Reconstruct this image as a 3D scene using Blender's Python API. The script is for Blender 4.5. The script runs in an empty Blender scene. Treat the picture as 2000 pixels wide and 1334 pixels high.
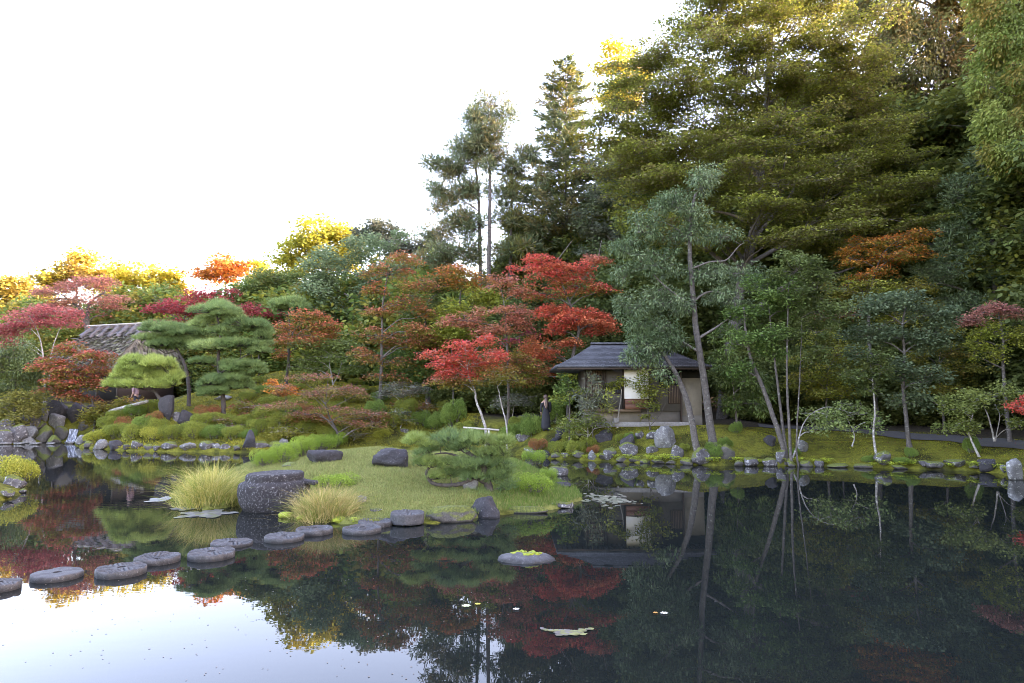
import bpy, bmesh, math, random
import numpy as np
from mathutils import Vector, noise as mnoise
R = math.radians
rng = np.random.default_rng(7)
random.seed(7)
scene = bpy.context.scene
C = scene.collection

# ------------------------------------------------------------------ camera
F, CX, CY, HZ, EYE = 1333.0, 1000.0, 667.0, 785.0, 2.6
PITCH = math.atan((HZ - CY) / F)
cam_d = bpy.data.cameras.new('camera'); cam = bpy.data.objects.new('camera', cam_d); C.objects.link(cam)
cam.location = (0, 0, EYE); cam.rotation_euler = (R(90) + PITCH, 0, 0)
cam_d.sensor_width = 36; cam_d.lens = 36 * F / 2000; cam_d.clip_start = .1; cam_d.clip_end = 3000
scene.camera = cam

# ------------------------------------------------------------------ sky, sun, exposure
SUN_AZ, SUN_EL = R(88), R(12)          # azimuth clockwise from the view direction (+Y)
world = bpy.data.worlds.new('World'); scene.world = world; world.use_nodes = True
wn = world.node_tree.nodes; bg = wn['Background']
sky = wn.new('ShaderNodeTexSky'); sky.sky_type = 'NISHITA'; sky.sun_disc = False
sky.sun_elevation = SUN_EL; sky.sun_rotation = SUN_AZ
sky.air_density = 1.0; sky.dust_density = 2.5; sky.ozone_density = .6; sky.altitude = 100
world.node_tree.links.new(sky.outputs[0], bg.inputs[0]); bg.inputs[1].default_value = .15
sun_d = bpy.data.lights.new('sun', 'SUN'); sun_o = bpy.data.objects.new('sun', sun_d); C.objects.link(sun_o)
sun_d.energy = 2.0; sun_d.angle = R(.6); sun_d.color = (1.0, .88, .66)
sd = Vector((math.sin(SUN_AZ) * math.cos(SUN_EL), math.cos(SUN_AZ) * math.cos(SUN_EL), math.sin(SUN_EL)))
sun_o.rotation_euler = sd.to_track_quat('Z', 'Y').to_euler(); sun_o.location = (60, 60, 60)
vs = scene.view_settings
vs.view_transform = 'Standard'; vs.look = 'None'; vs.gamma = 1; vs.use_curve_mapping = False; vs.exposure = 3.95
vs.use_white_balance = True; vs.white_balance_temperature = 6900; vs.white_balance_tint = 34   # the camera's own white balance
scene.render.engine = 'CYCLES'
cy = scene.cycles
cy.max_bounces = 6; cy.diffuse_bounces = 4; cy.glossy_bounces = 3; cy.transmission_bounces = 3; cy.transparent_max_bounces = 4
cy.caustics_reflective = False; cy.caustics_refractive = False
cy.use_denoising = True; cy.denoising_prefilter = 'ACCURATE'; cy.filter_width = .9; cy.adaptive_threshold = .006

# ------------------------------------------------------------------ projection helpers (photo pixels -> metres)
cp, sp = math.cos(PITCH), math.sin(PITCH)
def ray(px, py):
    u, v = (px - CX) / F, -(py - CY) / F
    return np.array((u, cp - v * sp, sp + v * cp))
def P(px, py, Y):
    d = ray(px, py); return np.array((0, 0, EYE)) + d * (Y / d[1])
def PZ(px, py, z=0.):
    d = ray(px, py); return np.array((0, 0, EYE)) + d * ((z - EYE) / d[2])
def unit(v):
    return v / np.maximum(np.linalg.norm(v, axis=-1, keepdims=True), 1e-9)
KA = 1.0
def srgb(r, g, b, k=None):
    c = np.array((r, g, b)) / 255.
    return np.where(c <= .04045, c / 12.92, ((c + .055) / 1.055) ** 2.4) * (KA if k is None else k)

# ------------------------------------------------------------------ land form
POND = [PZ(*p)[:2] for p in [(-400,874),(-150,871),(0,868),(60,866),(115,863),(140,863),(158,874),(250,881),(350,883),(450,884),(490,884),
        (600,880),(700,877),(850,879),(950,885),(1010,891),(1060,895),(1110,898),(1200,902),(1300,906),(1400,910),(1440,909),(1500,909),
        (1600,911),(1700,914),(1800,917),(1900,921),(1955,925),(1985,936),(2060,945),(2300,960)]]
POND = np.array(POND + [(24., 12.), (22., 4.), (10., 1.8), (-14., 1.8), (-30., 8.), (-45., 20.)])
ISLE = np.array([PZ(*p)[:2] for p in [(330,972),(345,988),(400,996),(440,993),(470,986),(565,990),(580,1012),(620,1020),(700,1026),(780,1022),(850,1023),(935,1012),(1000,1003),
        (1090,994),(1138,977),(1128,962),(1095,945),(1060,932),(1010,921),(900,915),(750,915),(600,920),(490,926),(420,940),(360,955)]])
ISLET = np.array([PZ(*p)[:2] for p in [(-160,985),(-60,986),(5,979),(42,966),(50,950),(30,938),(-60,930),(-200,940)]])
def sdist(poly, X, Y):
    """signed distance, positive inside"""
    A = poly; B = np.roll(poly, -1, 0)
    d2 = np.full(X.shape, 1e9); ins = np.zeros(X.shape, bool)
    for (ax, ay), (bx, by) in zip(A, B):
        ex, ey = bx - ax, by - ay
        t = np.clip(((X - ax) * ex + (Y - ay) * ey) / (ex * ex + ey * ey + 1e-12), 0, 1)
        d2 = np.minimum(d2, (X - ax - t * ex) ** 2 + (Y - ay - t * ey) ** 2)
        c = ((ay > Y) != (by > Y)) & (X < ex * (Y - ay) / (ey if abs(ey) > 1e-12 else 1e-12) + ax)
        ins ^= c
    return np.where(ins, 1, -1) * np.sqrt(d2)
def cps(l): return np.array([((px - CX) / F * d, d, z) for px, d, z in l])
LAND = np.concatenate([cps([(1250,33,1.5),(1250,38,1.6),(1350,33,1.45),(1130,33,1.7),(1060,34.5,1.95),(1020,33,1.6),(940,34,1.45),(860,35,1.5),(850,39.5,.45),(1500,36,1.25),(1600,31,.8),
    (1650,34,1.2),(1800,30,.95),(1980,27,.8),(1980,31,.85),(1800,36,1.3),(1430,38,1.6),(437,41,1.9),(330,40.5,2.25),(265,44,2.1),(190,46,2.2),(230,40,.7),(350,39,.8),(440,38.5,.7),
    (560,50,4.85),(650,47,4.0),(700,44,2.6),(620,41,1.6),(760,42,2.3),(420,48,3.4),(150,47,2.4),(50,47,2.6),(-80,48,2.6),(30,44.5,1.7),(100,45,1.9),(250,55,2.6),(900,40,2.0),(800,48,4),
    (0,62,4),(300,66,4.5),(600,66,5.5),(900,60,5),(1200,50,3),(1500,50,2.6),(1800,46,2.4),(2050,40,2),(1500,66,6),(2000,60,6),(1000,80,6),(-300,80,5),(0,120,6),(600,130,8),(1500,110,9)]),
    np.array([(45,30,5),(60,45,10),(45,10,4),(-60,30,4),(0,-6,1.0),(-25,-6,1.0),(25,-6,1.),(0,300,10),(200,200,14),(-200,200,10),(200,-50,8),(-200,-50,5),(0,-200,3)], float)])
ISL = cps([(700,14.9,.12),(560,15.6,.15),(760,18.5,.80),(740,22,1.20),(640,22,1.05),(690,19.6,.85),(560,21.5,.66),(500,21,.42),(400,19,.14),(620,17.3,.42),(950,17.5,.36),(850,16.6,.36),(1000,19,.55),(1050,20,.4),
           (900,21.5,1.0),(1010,22.5,.62),(1100,18.8,.16),(800,24.3,.7),(870,18.8,.72)])
def idw(ctrl, X, Y, p=3.):
    num = np.zeros(X.shape); den = np.zeros(X.shape)
    for x, y, z in ctrl:
        w = 1. / (((X - x) ** 2 + (Y - y) ** 2 + .6) ** (p / 2)); num += w * z; den += w
    return num / den
def sstep(t): t = np.clip(t, 0, 1); return t * t * (3 - 2 * t)
def bumpy(X, Y):
    return (np.sin(X * 1.3 + 1.7 * np.sin(Y * .7)) * np.sin(Y * 1.1 + .9 * np.sin(X * .9)) * .05
            + np.sin(X * 3.1 + Y * 1.3) * np.sin(Y * 2.7 - X * .8) * .025)
def height(X, Y):
    X = np.asarray(X, float); Y = np.asarray(Y, float)
    sp_ = sdist(POND, X, Y)
    zl = idw(LAND, X, Y); s = -sp_
    near = Y < 8
    ramp = np.where(near, 2.5, np.where(X > 2, 2.6, 2.2))
    land = .16 + (zl - .16) * sstep(s / ramp * .75 + .02) + bumpy(X, Y) * sstep(s / 2)
    z = np.where(s > 0, land, np.maximum(-.55, .16 - (-s) * 2.6))
    si = sdist(ISLE, X, Y)
    zi = .09 + (idw(ISL, X, Y) - .09) * sstep(si / 1.3) + bumpy(X * 1.6, Y * 1.6) * .5 * sstep(si / 1.5)
    z = np.maximum(z, np.where(si > 0, zi, np.maximum(-.55, .09 + si * 2.6)))
    s2 = sdist(ISLET, X, Y)
    z = np.maximum(z, np.where(s2 > 0, .1 + .35 * sstep(s2 / 1.2), np.maximum(-.55, .1 + s2 * 2.6)))
    return z
def hz(x, y): return float(height(np.array([x]), np.array([y]))[0])
_T = np.concatenate([np.arange(6, 60, .06), np.arange(60, 140, .3)])
def G(px, py):
    """where the sight line of a photo pixel meets the ground"""
    d = ray(px, py); d = d / d[1]
    X = d[0] * _T; Z = EYE + d[2] * _T
    H = np.maximum(height(X, _T), 0)
    i = np.argmax(Z <= H)
    if not (Z <= H).any(): i = len(_T) - 1
    return np.array((X[i], _T[i], H[i]))
def GX(px, Y):
    x = (px - CX) / F * Y / (cp + sp * (HZ - CY) / F) * (cp + sp * (HZ - CY) / F)
    x = P(px, HZ, Y)[0]
    return np.array((x, Y, hz(x, Y)))

# ------------------------------------------------------------------ materials
def newmat(name):
    m = bpy.data.materials.new(name); m.use_nodes = True
    nt = m.node_tree; return m, nt, nt.nodes['Principled BSDF'], nt.nodes['Material Output']
def N(nt, t, **kw):
    n = nt.nodes.new(t)
    for k, v in kw.items(): setattr(n, k, v)
    return n
def noise_node(nt, scale, detail=4, rough=.55, coord='Object', dist=0.):
    tc = N(nt, 'ShaderNodeTexCoord'); n = N(nt, 'ShaderNodeTexNoise')
    n.inputs['Scale'].default_value = scale; n.inputs['Detail'].default_value = detail; n.inputs['Roughness'].default_value = rough
    n.inputs['Distortion'].default_value = dist
    nt.links.new(tc.outputs[coord], n.inputs['Vector']); return n
def ramp(nt, src, stops, interp='LINEAR'):
    r = N(nt, 'ShaderNodeValToRGB'); cr = r.color_ramp; cr.interpolation = interp
    while len(cr.elements) < len(stops): cr.elements.new(.5)
    for e, (p, c) in zip(cr.elements, stops):
        e.position = p; e.color = (*c, 1) if len(c) == 3 else c
    nt.links.new(src, r.inputs[0]); return r
def mixc(nt, fac, a, b, mode='MIX'):
    m = N(nt, 'ShaderNodeMix', data_type='RGBA', blend_type=mode)
    for s, v in ((m.inputs[0], fac), (m.inputs[6], a), (m.inputs[7], b)):
        if hasattr(v, 'is_linked') or isinstance(v, bpy.types.NodeSocket): nt.links.new(v, s)
        elif isinstance(v, (int, float)): s.default_value = v
        else: s.default_value = (*v, 1)
    return m.outputs[2]
def bump(nt, bsdf, src, strength=.4, dist=.05):
    b = N(nt, 'ShaderNodeBump'); b.inputs['Strength'].default_value = strength; b.inputs['Distance'].default_value = dist
    nt.links.new(src, b.inputs['Height']); nt.links.new(b.outputs[0], bsdf.inputs['Normal']); return b

def leaf_mat(name, rough, spec, trans, gain=1.):
    m, nt, bs, out = newmat(name)
    at = N(nt, 'ShaderNodeAttribute', attribute_name='col')
    nt.links.new(at.outputs['Color'], bs.inputs['Base Color'])
    bs.inputs['Roughness'].default_value = rough; bs.inputs['Specular IOR Level'].default_value = spec
    tr = N(nt, 'ShaderNodeBsdfTranslucent'); nt.links.new(at.outputs['Color'], tr.inputs['Color'])
    mx = N(nt, 'ShaderNodeMixShader'); mx.inputs[0].default_value = trans
    nt.links.new(bs.outputs[0], mx.inputs[1]); nt.links.new(tr.outputs[0], mx.inputs[2]); nt.links.new(mx.outputs[0], out.inputs['Surface'])
    return m
M = {}
M['leaf'] = leaf_mat('leaf', .6, .25, .42)
M['gloss'] = leaf_mat('glossy_leaf', .42, .3, .32)
M['needle'] = leaf_mat('needle', .5, .3, .3)
def bark_mat(name, dark, pale, lichen, amount):
    m, nt, bs, out = newmat(name)
    n2 = noise_node(nt, 9., 5, .7); n3 = noise_node(nt, 7., 6, .75)
    base = ramp(nt, n2.outputs[0], [(.35, dark), (.65, pale)])
    lm = ramp(nt, n3.outputs[0], [(amount, (0, 0, 0)), (amount + .07, (1, 1, 1))])
    col = mixc(nt, lm.outputs[0], base.outputs[0], lichen)
    nt.links.new(col, bs.inputs['Base Color']); bs.inputs['Roughness'].default_value = .9
    tc = N(nt, 'ShaderNodeTexCoord'); mp = N(nt, 'ShaderNodeMapping'); mp.inputs['Scale'].default_value = (14, 14, 2.5)
    nn = N(nt, 'ShaderNodeTexNoise'); nn.inputs['Scale'].default_value = 1.; nn.inputs['Detail'].default_value = 5
    nt.links.new(tc.outputs['Object'], mp.inputs[0]); nt.links.new(mp.outputs[0], nn.inputs['Vector'])
    bump(nt, bs, nn.outputs[0], .8, .04); return m
M['bark'] = bark_mat('bark_grey', (.045, .039, .033), (.12, .106, .092), (.3, .31, .27), .6)
M['bark_dark'] = bark_mat('bark_dark', (.03, .026, .022), (.085, .07, .06), (.2, .2, .18), .66)
M['bark_pale'] = bark_mat('bark_pale', (.16, .145, .125), (.34, .32, .29), (.55, .55, .5), .54)
M['bark_red'] = bark_mat('bark_cedar', (.07, .045, .035), (.16, .11, .085), (.2, .19, .16), .68)
M['twig'] = bark_mat('twig', (.08, .068, .06), (.16, .14, .125), (.3, .3, .27), .62)

def rock_mat(name, a, b, lichen, lo, moss=0., scale=2.4, speck=None, bs_=1., bd=.1):
    m, nt, bs, out = newmat(name)
    oi = N(nt, 'ShaderNodeObjectInfo')
    n1 = noise_node(nt, scale, 8, .68); n2 = noise_node(nt, scale * 3.3, 8, .75, dist=.6); n3 = noise_node(nt, scale * 14, 4, .7)
    base = ramp(nt, n1.outputs[0], [(.3, a), (.7, b)])
    fine = ramp(nt, n3.outputs[0], [(.3, (.6, .6, .6)), (.7, (1.25, 1.25, 1.25))])
    c0 = mixc(nt, 1., base.outputs[0], fine.outputs[0], 'MULTIPLY')
    l = ramp(nt, n2.outputs[0], [(lo, (0, 0, 0)), (lo + .06, (1, 1, 1))])
    c1 = mixc(nt, l.outputs[0], c0, lichen)
    if speck:
        n5 = noise_node(nt, speck, 3, .6)
        l2 = ramp(nt, n5.outputs[0], [(.64, (0, 0, 0)), (.69, (1, 1, 1))]); c1 = mixc(nt, l2.outputs[0], c1, lichen)
    if moss:
        ge = N(nt, 'ShaderNodeNewGeometry'); sx = N(nt, 'ShaderNodeSeparateXYZ'); nt.links.new(ge.outputs['Normal'], sx.inputs[0])
        n4 = noise_node(nt, 2.5, 5, .6)
        ad = N(nt, 'ShaderNodeMath', operation='ADD'); nt.links.new(sx.outputs[2], ad.inputs[0]); nt.links.new(n4.outputs[0], ad.inputs[1])
        mm = ramp(nt, ad.outputs[0], [(min(.98, 1.45 - moss) / 2 + .0, (0, 0, 0)), (min(.99, 1.6 - moss) / 2 + .04, (1, 1, 1))])
        dv = N(nt, 'ShaderNodeMath', operation='MULTIPLY'); dv.inputs[1].default_value = .5
        nt.links.new(ad.outputs[0], dv.inputs[0]); nt.links.new(dv.outputs[0], mm.inputs[0])
        n6 = noise_node(nt, 22, 3, .6); mc = ramp(nt, n6.outputs[0], [(.35, (.06, .075, .012)), (.7, (.17, .2, .03))])
        c1 = mixc(nt, mm.outputs[0], c1, mc.outputs[0])
    gp = N(nt, 'ShaderNodeNewGeometry'); sz = N(nt, 'ShaderNodeSeparateXYZ'); nt.links.new(gp.outputs['Position'], sz.inputs[0])
    wz = N(nt, 'ShaderNodeMath', operation='MULTIPLY_ADD'); wz.inputs[1].default_value = .08; nt.links.new(n2.outputs[0], wz.inputs[0]); nt.links.new(sz.outputs[2], wz.inputs[2])
    wet = ramp(nt, wz.outputs[0], [(.055, (.3, .3, .27)), (.10, (1, 1, 1))]); c1 = mixc(nt, 1., c1, wet.outputs[0], 'MULTIPLY')   # dark tide line just above the pond
    nt.links.new(c1, bs.inputs['Base Color']); bs.inputs['Roughness'].default_value = .85
    bump(nt, bs, n2.outputs[0], bs_, bd); return m
M['rock'] = rock_mat('rock_grey', (.055, .052, .055), (.17, .16, .16), (.42, .42, .4), .55, .35)
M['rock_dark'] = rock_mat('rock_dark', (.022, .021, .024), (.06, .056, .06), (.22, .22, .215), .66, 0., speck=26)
M['rock_pale'] = rock_mat('rock_pale', (.1, .1, .098), (.25, .25, .24), (.42, .43, .4), .55, .0)
M['rock_moss'] = rock_mat('rock_mossy', (.06, .057, .05), (.16, .15, .135), (.36, .36, .33), .62, .75)
M['mill'] = rock_mat('millstone_granite', (.03, .03, .031), (.1, .1, .102), (.2, .2, .202), .6, 0., 6., bs_=.5, bd=.02)
M['basin'] = rock_mat('basin_stone', (.016, .015, .018), (.05, .047, .05), (.3, .3, .305), .555, 0., 6.)

def plain(name, col, rough=.7, var=.3, scale=6, bumpv=.3, stretch=None):
    m, nt, bs, out = newmat(name)
    n = noise_node(nt, scale, 6, .6)
    if stretch:
        mp = N(nt, 'ShaderNodeMapping'); mp.inputs['Scale'].default_value = stretch
        tc = N(nt, 'ShaderNodeTexCoord'); nt.links.new(tc.outputs['Object'], mp.inputs[0]); nt.links.new(mp.outputs[0], n.inputs['Vector'])
    c = np.array(col); r = ramp(nt, n.outputs[0], [(.3, tuple(c * (1 - var))), (.7, tuple(np.minimum(c * (1 + var), .9)))])
    nt.links.new(r.outputs[0], bs.inputs['Base Color']); bs.inputs['Roughness'].default_value = rough
    if bumpv: bump(nt, bs, n.outputs[0], bumpv, .02)
    return m

# ------------------------------------------------------------------ mesh helpers
def tagx(o, label=None, cat=None, group=None, kind=None):
    if label: o['label'] = label
    if cat: o['category'] = cat
    if group: o['group'] = group
    if kind: o['kind'] = kind
    return o
def meshobj(name, V, polys, mat, parent=None, cols=None, smooth=False, origin=None):
    """polys: list of int arrays (n,k)"""
    V = np.asarray(V, np.float32)
    if origin is not None: V = V - np.asarray(origin, np.float32)
    me = bpy.data.meshes.new(name)
    polys = [np.asarray(p, np.int32) for p in polys if len(p)]
    loops = np.concatenate([p.ravel() for p in polys]); tot = np.concatenate([np.full(len(p), p.shape[1], np.int32) for p in polys])
    start = np.concatenate([[0], np.cumsum(tot)[:-1]]).astype(np.int32)
    me.vertices.add(len(V)); me.vertices.foreach_set('co', V.ravel())
    me.loops.add(len(loops)); me.loops.foreach_set('vertex_index', loops)
    me.polygons.add(len(tot)); me.polygons.foreach_set('loop_start', start); me.polygons.foreach_set('loop_total', tot)
    if smooth: me.polygons.foreach_set('use_smooth', np.ones(len(tot), bool))
    me.update(calc_edges=True)
    if cols is not None:
        a = me.attributes.new('col', 'FLOAT_COLOR', 'FACE')
        a.data.foreach_set('color', np.concatenate([cols, np.ones((len(cols), 1))], 1).astype(np.float32).ravel())
    if mat is not None: me.materials.append(M[mat] if isinstance(mat, str) else mat)
    o = bpy.data.objects.new(name, me); C.objects.link(o)
    if parent is not None: o.parent = parent
    elif origin is not None: o.location = origin
    return o
def empty(name, loc, rz=0.):
    e = bpy.data.objects.new(name, None); e.empty_display_size = .3; C.objects.link(e); e.location = loc; e.rotation_euler[2] = rz; return e
def spline(pts, n=6):
    """catmull-rom through the points"""
    p = np.asarray(pts, float)
    if len(p) < 3: return np.stack([p[0] + (p[-1] - p[0]) * t for t in np.linspace(0, 1, n)])
    q = np.concatenate([[2 * p[0] - p[1]], p, [2 * p[-1] - p[-2]]]); out = []
    for i in range(1, len(q) - 2):
        a, b, c, d = q[i - 1], q[i], q[i + 1], q[i + 2]
        for t in np.linspace(0, 1, n, endpoint=False):
            out.append(.5 * (2 * b + (c - a) * t + (2 * a - 5 * b + 4 * c - d) * t * t + (3 * b - a - 3 * c + d) * t ** 3))
    out.append(p[-1]); return np.array(out)
class Tubes:
    def __init__(s): s.V = []; s.F = []; s.n = 0
    def tube(s, pts, rad, sides=7, cap=True):
        p = np.asarray(pts, float); n = len(p); rad = np.broadcast_to(np.asarray(rad, float), (n,))
        t = unit(np.gradient(p, axis=0)); ref = np.array((0., 1., 0.)) if abs(t[0][1]) < .9 else np.array((1., 0, 0))
        a = unit(np.cross(t, ref)); b = np.cross(t, a)
        th = np.linspace(0, 2 * np.pi, sides, endpoint=False)
        ring = p[:, None] + rad[:, None, None] * (a[:, None] * np.cos(th)[None, :, None] + b[:, None] * np.sin(th)[None, :, None])
        s.V.append(ring.reshape(-1, 3))
        i = np.arange(n - 1)[:, None] * sides; j = np.arange(sides)[None]; k = (j + 1) % sides
        f = np.stack([i + j, i + k, i + sides + k, i + sides + j], -1).reshape(-1, 4) + s.n
        s.F.append(f); s.n += n * sides
        if cap and rad[-1] > .004:
            s.V.append(p[-1:]); e = s.n - sides + np.arange(sides)
            s.F.append(np.stack([e, np.roll(e, -1), np.full(sides, s.n), np.full(sides, s.n)], -1)); s.n += 1
    def segs(s, A, B, ra, rb):
        """many thin three-sided twigs at once"""
        A = np.asarray(A); B = np.asarray(B); m = len(A)
        if not m: return
        t = unit(B - A); a = unit(np.cross(t, np.array((.3, .5, .8)))); b = np.cross(t, a)
        V = np.empty((m, 6, 3))
        for k in range(3):
            c, q = math.cos(k * 2.094), math.sin(k * 2.094)
            V[:, k] = A + (a * c + b * q) * ra; V[:, 3 + k] = B + (a * c + b * q) * rb
        base = (np.arange(m) * 6)[:, None] + s.n
        for k in range(3):
            l = (k + 1) % 3; s.F.append(base + np.array([[k, l, 3 + l, 3 + k]]))
        s.V.append(V.reshape(-1, 3)); s.n += m * 6
    def build(s, name, mat, parent=None, origin=None):
        if not s.V: return None
        Fq = np.concatenate(s.F); tri = Fq[:, 2] == Fq[:, 3]
        return meshobj(name, np.concatenate(s.V), [Fq[~tri], Fq[tri][:, :3]], mat, parent, smooth=True, origin=origin)
class Leaves:
    def __init__(s): s.V = []; s.C = []; s.V3 = []; s.C3 = []
    def quads(s, C0, D, Nn, L, W, col):
        D = unit(D); S = unit(np.cross(D, Nn)); L = np.broadcast_to(L, (len(C0),))[:, None]; W = np.broadcast_to(W, (len(C0),))[:, None]
        up = np.cross(S, D) * L * .06
        V = np.stack([C0, C0 + D * L * .45 + S * W * .5 + up, C0 + D * L, C0 + D * L * .45 - S * W * .5 + up], 1)
        s.V.append(V.reshape(-1, 3)); s.C.append(np.clip(col, .003, .95))
    def tris(s, C0, D, Nn, L, W, col):
        D = unit(D); S = unit(np.cross(D, Nn)); L = np.broadcast_to(L, (len(C0),))[:, None]; W = np.broadcast_to(W, (len(C0),))[:, None]
        V = np.stack([C0 - S * W * .5, C0 + S * W * .5, C0 + D * L], 1)
        s.V3.append(V.reshape(-1, 3)); s.C3.append(np.clip(col, .003, .95))
    def build(s, name, mat, parent=None, origin=None):
        n4 = sum(len(v) for v in s.V); V = s.V + s.V3
        if not V: return None
        V = np.concatenate(V); n3 = len(V) - n4
        polys = [np.arange(n4).reshape(-1, 4), (n4 + np.arange(n3)).reshape(-1, 3)]
        return meshobj(name, V, polys, mat, parent, cols=np.concatenate(s.C + s.C3), origin=origin)
def rand_unit(n):
    v = rng.normal(size=(n, 3)); return unit(v)
def in_ball(n, power=.5):
    return rand_unit(n) * (rng.random((n, 1)) ** power)

# ------------------------------------------------------------------ trees
def pcol(pal, n, spread=.35):
    """n leaf colours round one clump colour"""
    pal = np.asarray(pal); k = len(pal)
    a, b = pal[rng.integers(k)], pal[rng.integers(k)]; t = rng.random()
    base = a * (1 - t) + b * t
    oth = pal[rng.integers(k, size=n)]
    w = (rng.random((n, 1)) * spread)
    return (base * (1 - w) + oth * w) * rng.uniform(.72, 1.28, (n, 1))
STY = {  # ch: clump radius px, fl: flatness, L: leaf length px, W: width/length, cov: cover, tilt: jitter of the leaf normal
    'maple': dict(ch=24, fl=.30, L=5.2, W=.6, cov=1.45, tilt=.85, mat='leaf'),
    'broad': dict(km=2.0, ch=22, fl=.62, L=6.0, W=.55, cov=2.0, tilt=1.2, mat='leaf'),
    'oak':   dict(ch=17, fl=.62, L=8.5, W=.30, cov=1.75, tilt=.8, mat='gloss'),
    'big':   dict(km=2.6, ch=32, fl=.18, L=6.6, W=.58, cov=2.2, tilt=.8, mat='leaf'),
    'tuft':  dict(km=3.4, ch=15, fl=.75, L=13., W=.15, cov=1.5, tilt=1., mat='gloss'),
    'cedar': dict(km=2.8, ch=20, fl=1.3, L=12., W=.36, cov=1.8, tilt=1., mat='leaf'),
    'fine':  dict(ch=18, fl=.5, L=9., W=.24, cov=1.7, tilt=1., mat='needle'),
    'sparse':dict(ch=24, fl=.28, L=4.4, W=.6, cov=.85, tilt=.75, mat='leaf'),
    'far':   dict(km=3.2, ch=20, fl=.6, L=8., W=.6, cov=1.8, tilt=1.2, mat='leaf'),
}
UP = np.array((0, 0, 1.))
def fill_clump(lv, c, rh, rv, st, sty, L, pal, under, out, cov):
    W = st['W'] * L
    n = int(cov * math.pi * rh * max(rv, rh * .35) / (.5 * L * W)) + 3
    q = in_ball(n, .45)
    p = q * np.array((rh, rh, rv)) * 1.12 + c
    if sty in ('maple', 'big', 'sparse'):
        rr = (q[:, 0] ** 2 + q[:, 1] ** 2)
        p[:, 2] -= rr * rv * 1.1
        p[:, 2] += np.clip(q[:, 0] * out[0] + q[:, 1] * out[1], -1, 1) * rh * (.16 if sty == 'big' else -.05)
    col = pcol(pal, n)
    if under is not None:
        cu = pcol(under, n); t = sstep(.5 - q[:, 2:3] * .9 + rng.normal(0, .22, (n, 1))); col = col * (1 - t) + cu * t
    if sty == 'oak':
        D = unit(q + 1e-6) * .9 + rng.normal(0, .45, (n, 3)); D[:, 2] -= .45
        Nn = UP + rng.normal(0, st['tilt'] * .6, (n, 3))
    elif sty == 'tuft':
        D = unit(q + 1e-6) + rng.normal(0, .35, (n, 3)); D[:, 2] += .25; Nn = rand_unit(n)
        p = c + (p - c) * .75
    elif sty == 'cedar':
        D = q * .5 + rng.normal(0, .35, (n, 3)) + np.array((out[0] * .5, out[1] * .5, -.7)); Nn = rand_unit(n)
    elif sty == 'fine':
        D = q * .8 + rng.normal(0, .5, (n, 3)) + np.array((out[0] * .4, out[1] * .4, .2)); Nn = rand_unit(n)
    else:
        D = rng.normal(0, 1, (n, 3)) * np.array((1, 1, .35)) + np.array((0, 0, -.15)); Nn = UP + rng.normal(0, st['tilt'] * .55, (n, 3))
    lv.quads(p, D, unit(Nn), L * rng.uniform(.7, 1.25, n), W * rng.uniform(.75, 1.2, n), col)
def clumps_for(b, mpp, st):
    ch = st['ch'] * mpp * rng.uniform(.85, 1.15)
    rx, ry = b[2] * mpp, b[3] * mpp
    rv = ch * st['fl']
    ch = min(ch, rx * .8); rv = min(rv, ry * .9) if st['fl'] < 1 else min(rv, ry)
    k = max(3, int(st.get('km', 1.75) * rx * ry / (ch * max(rv, ch * .3)) * 1.0 + 2))
    k = min(k, 34)
    q = in_ball(k, .42)
    return q, ch, rv
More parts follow.
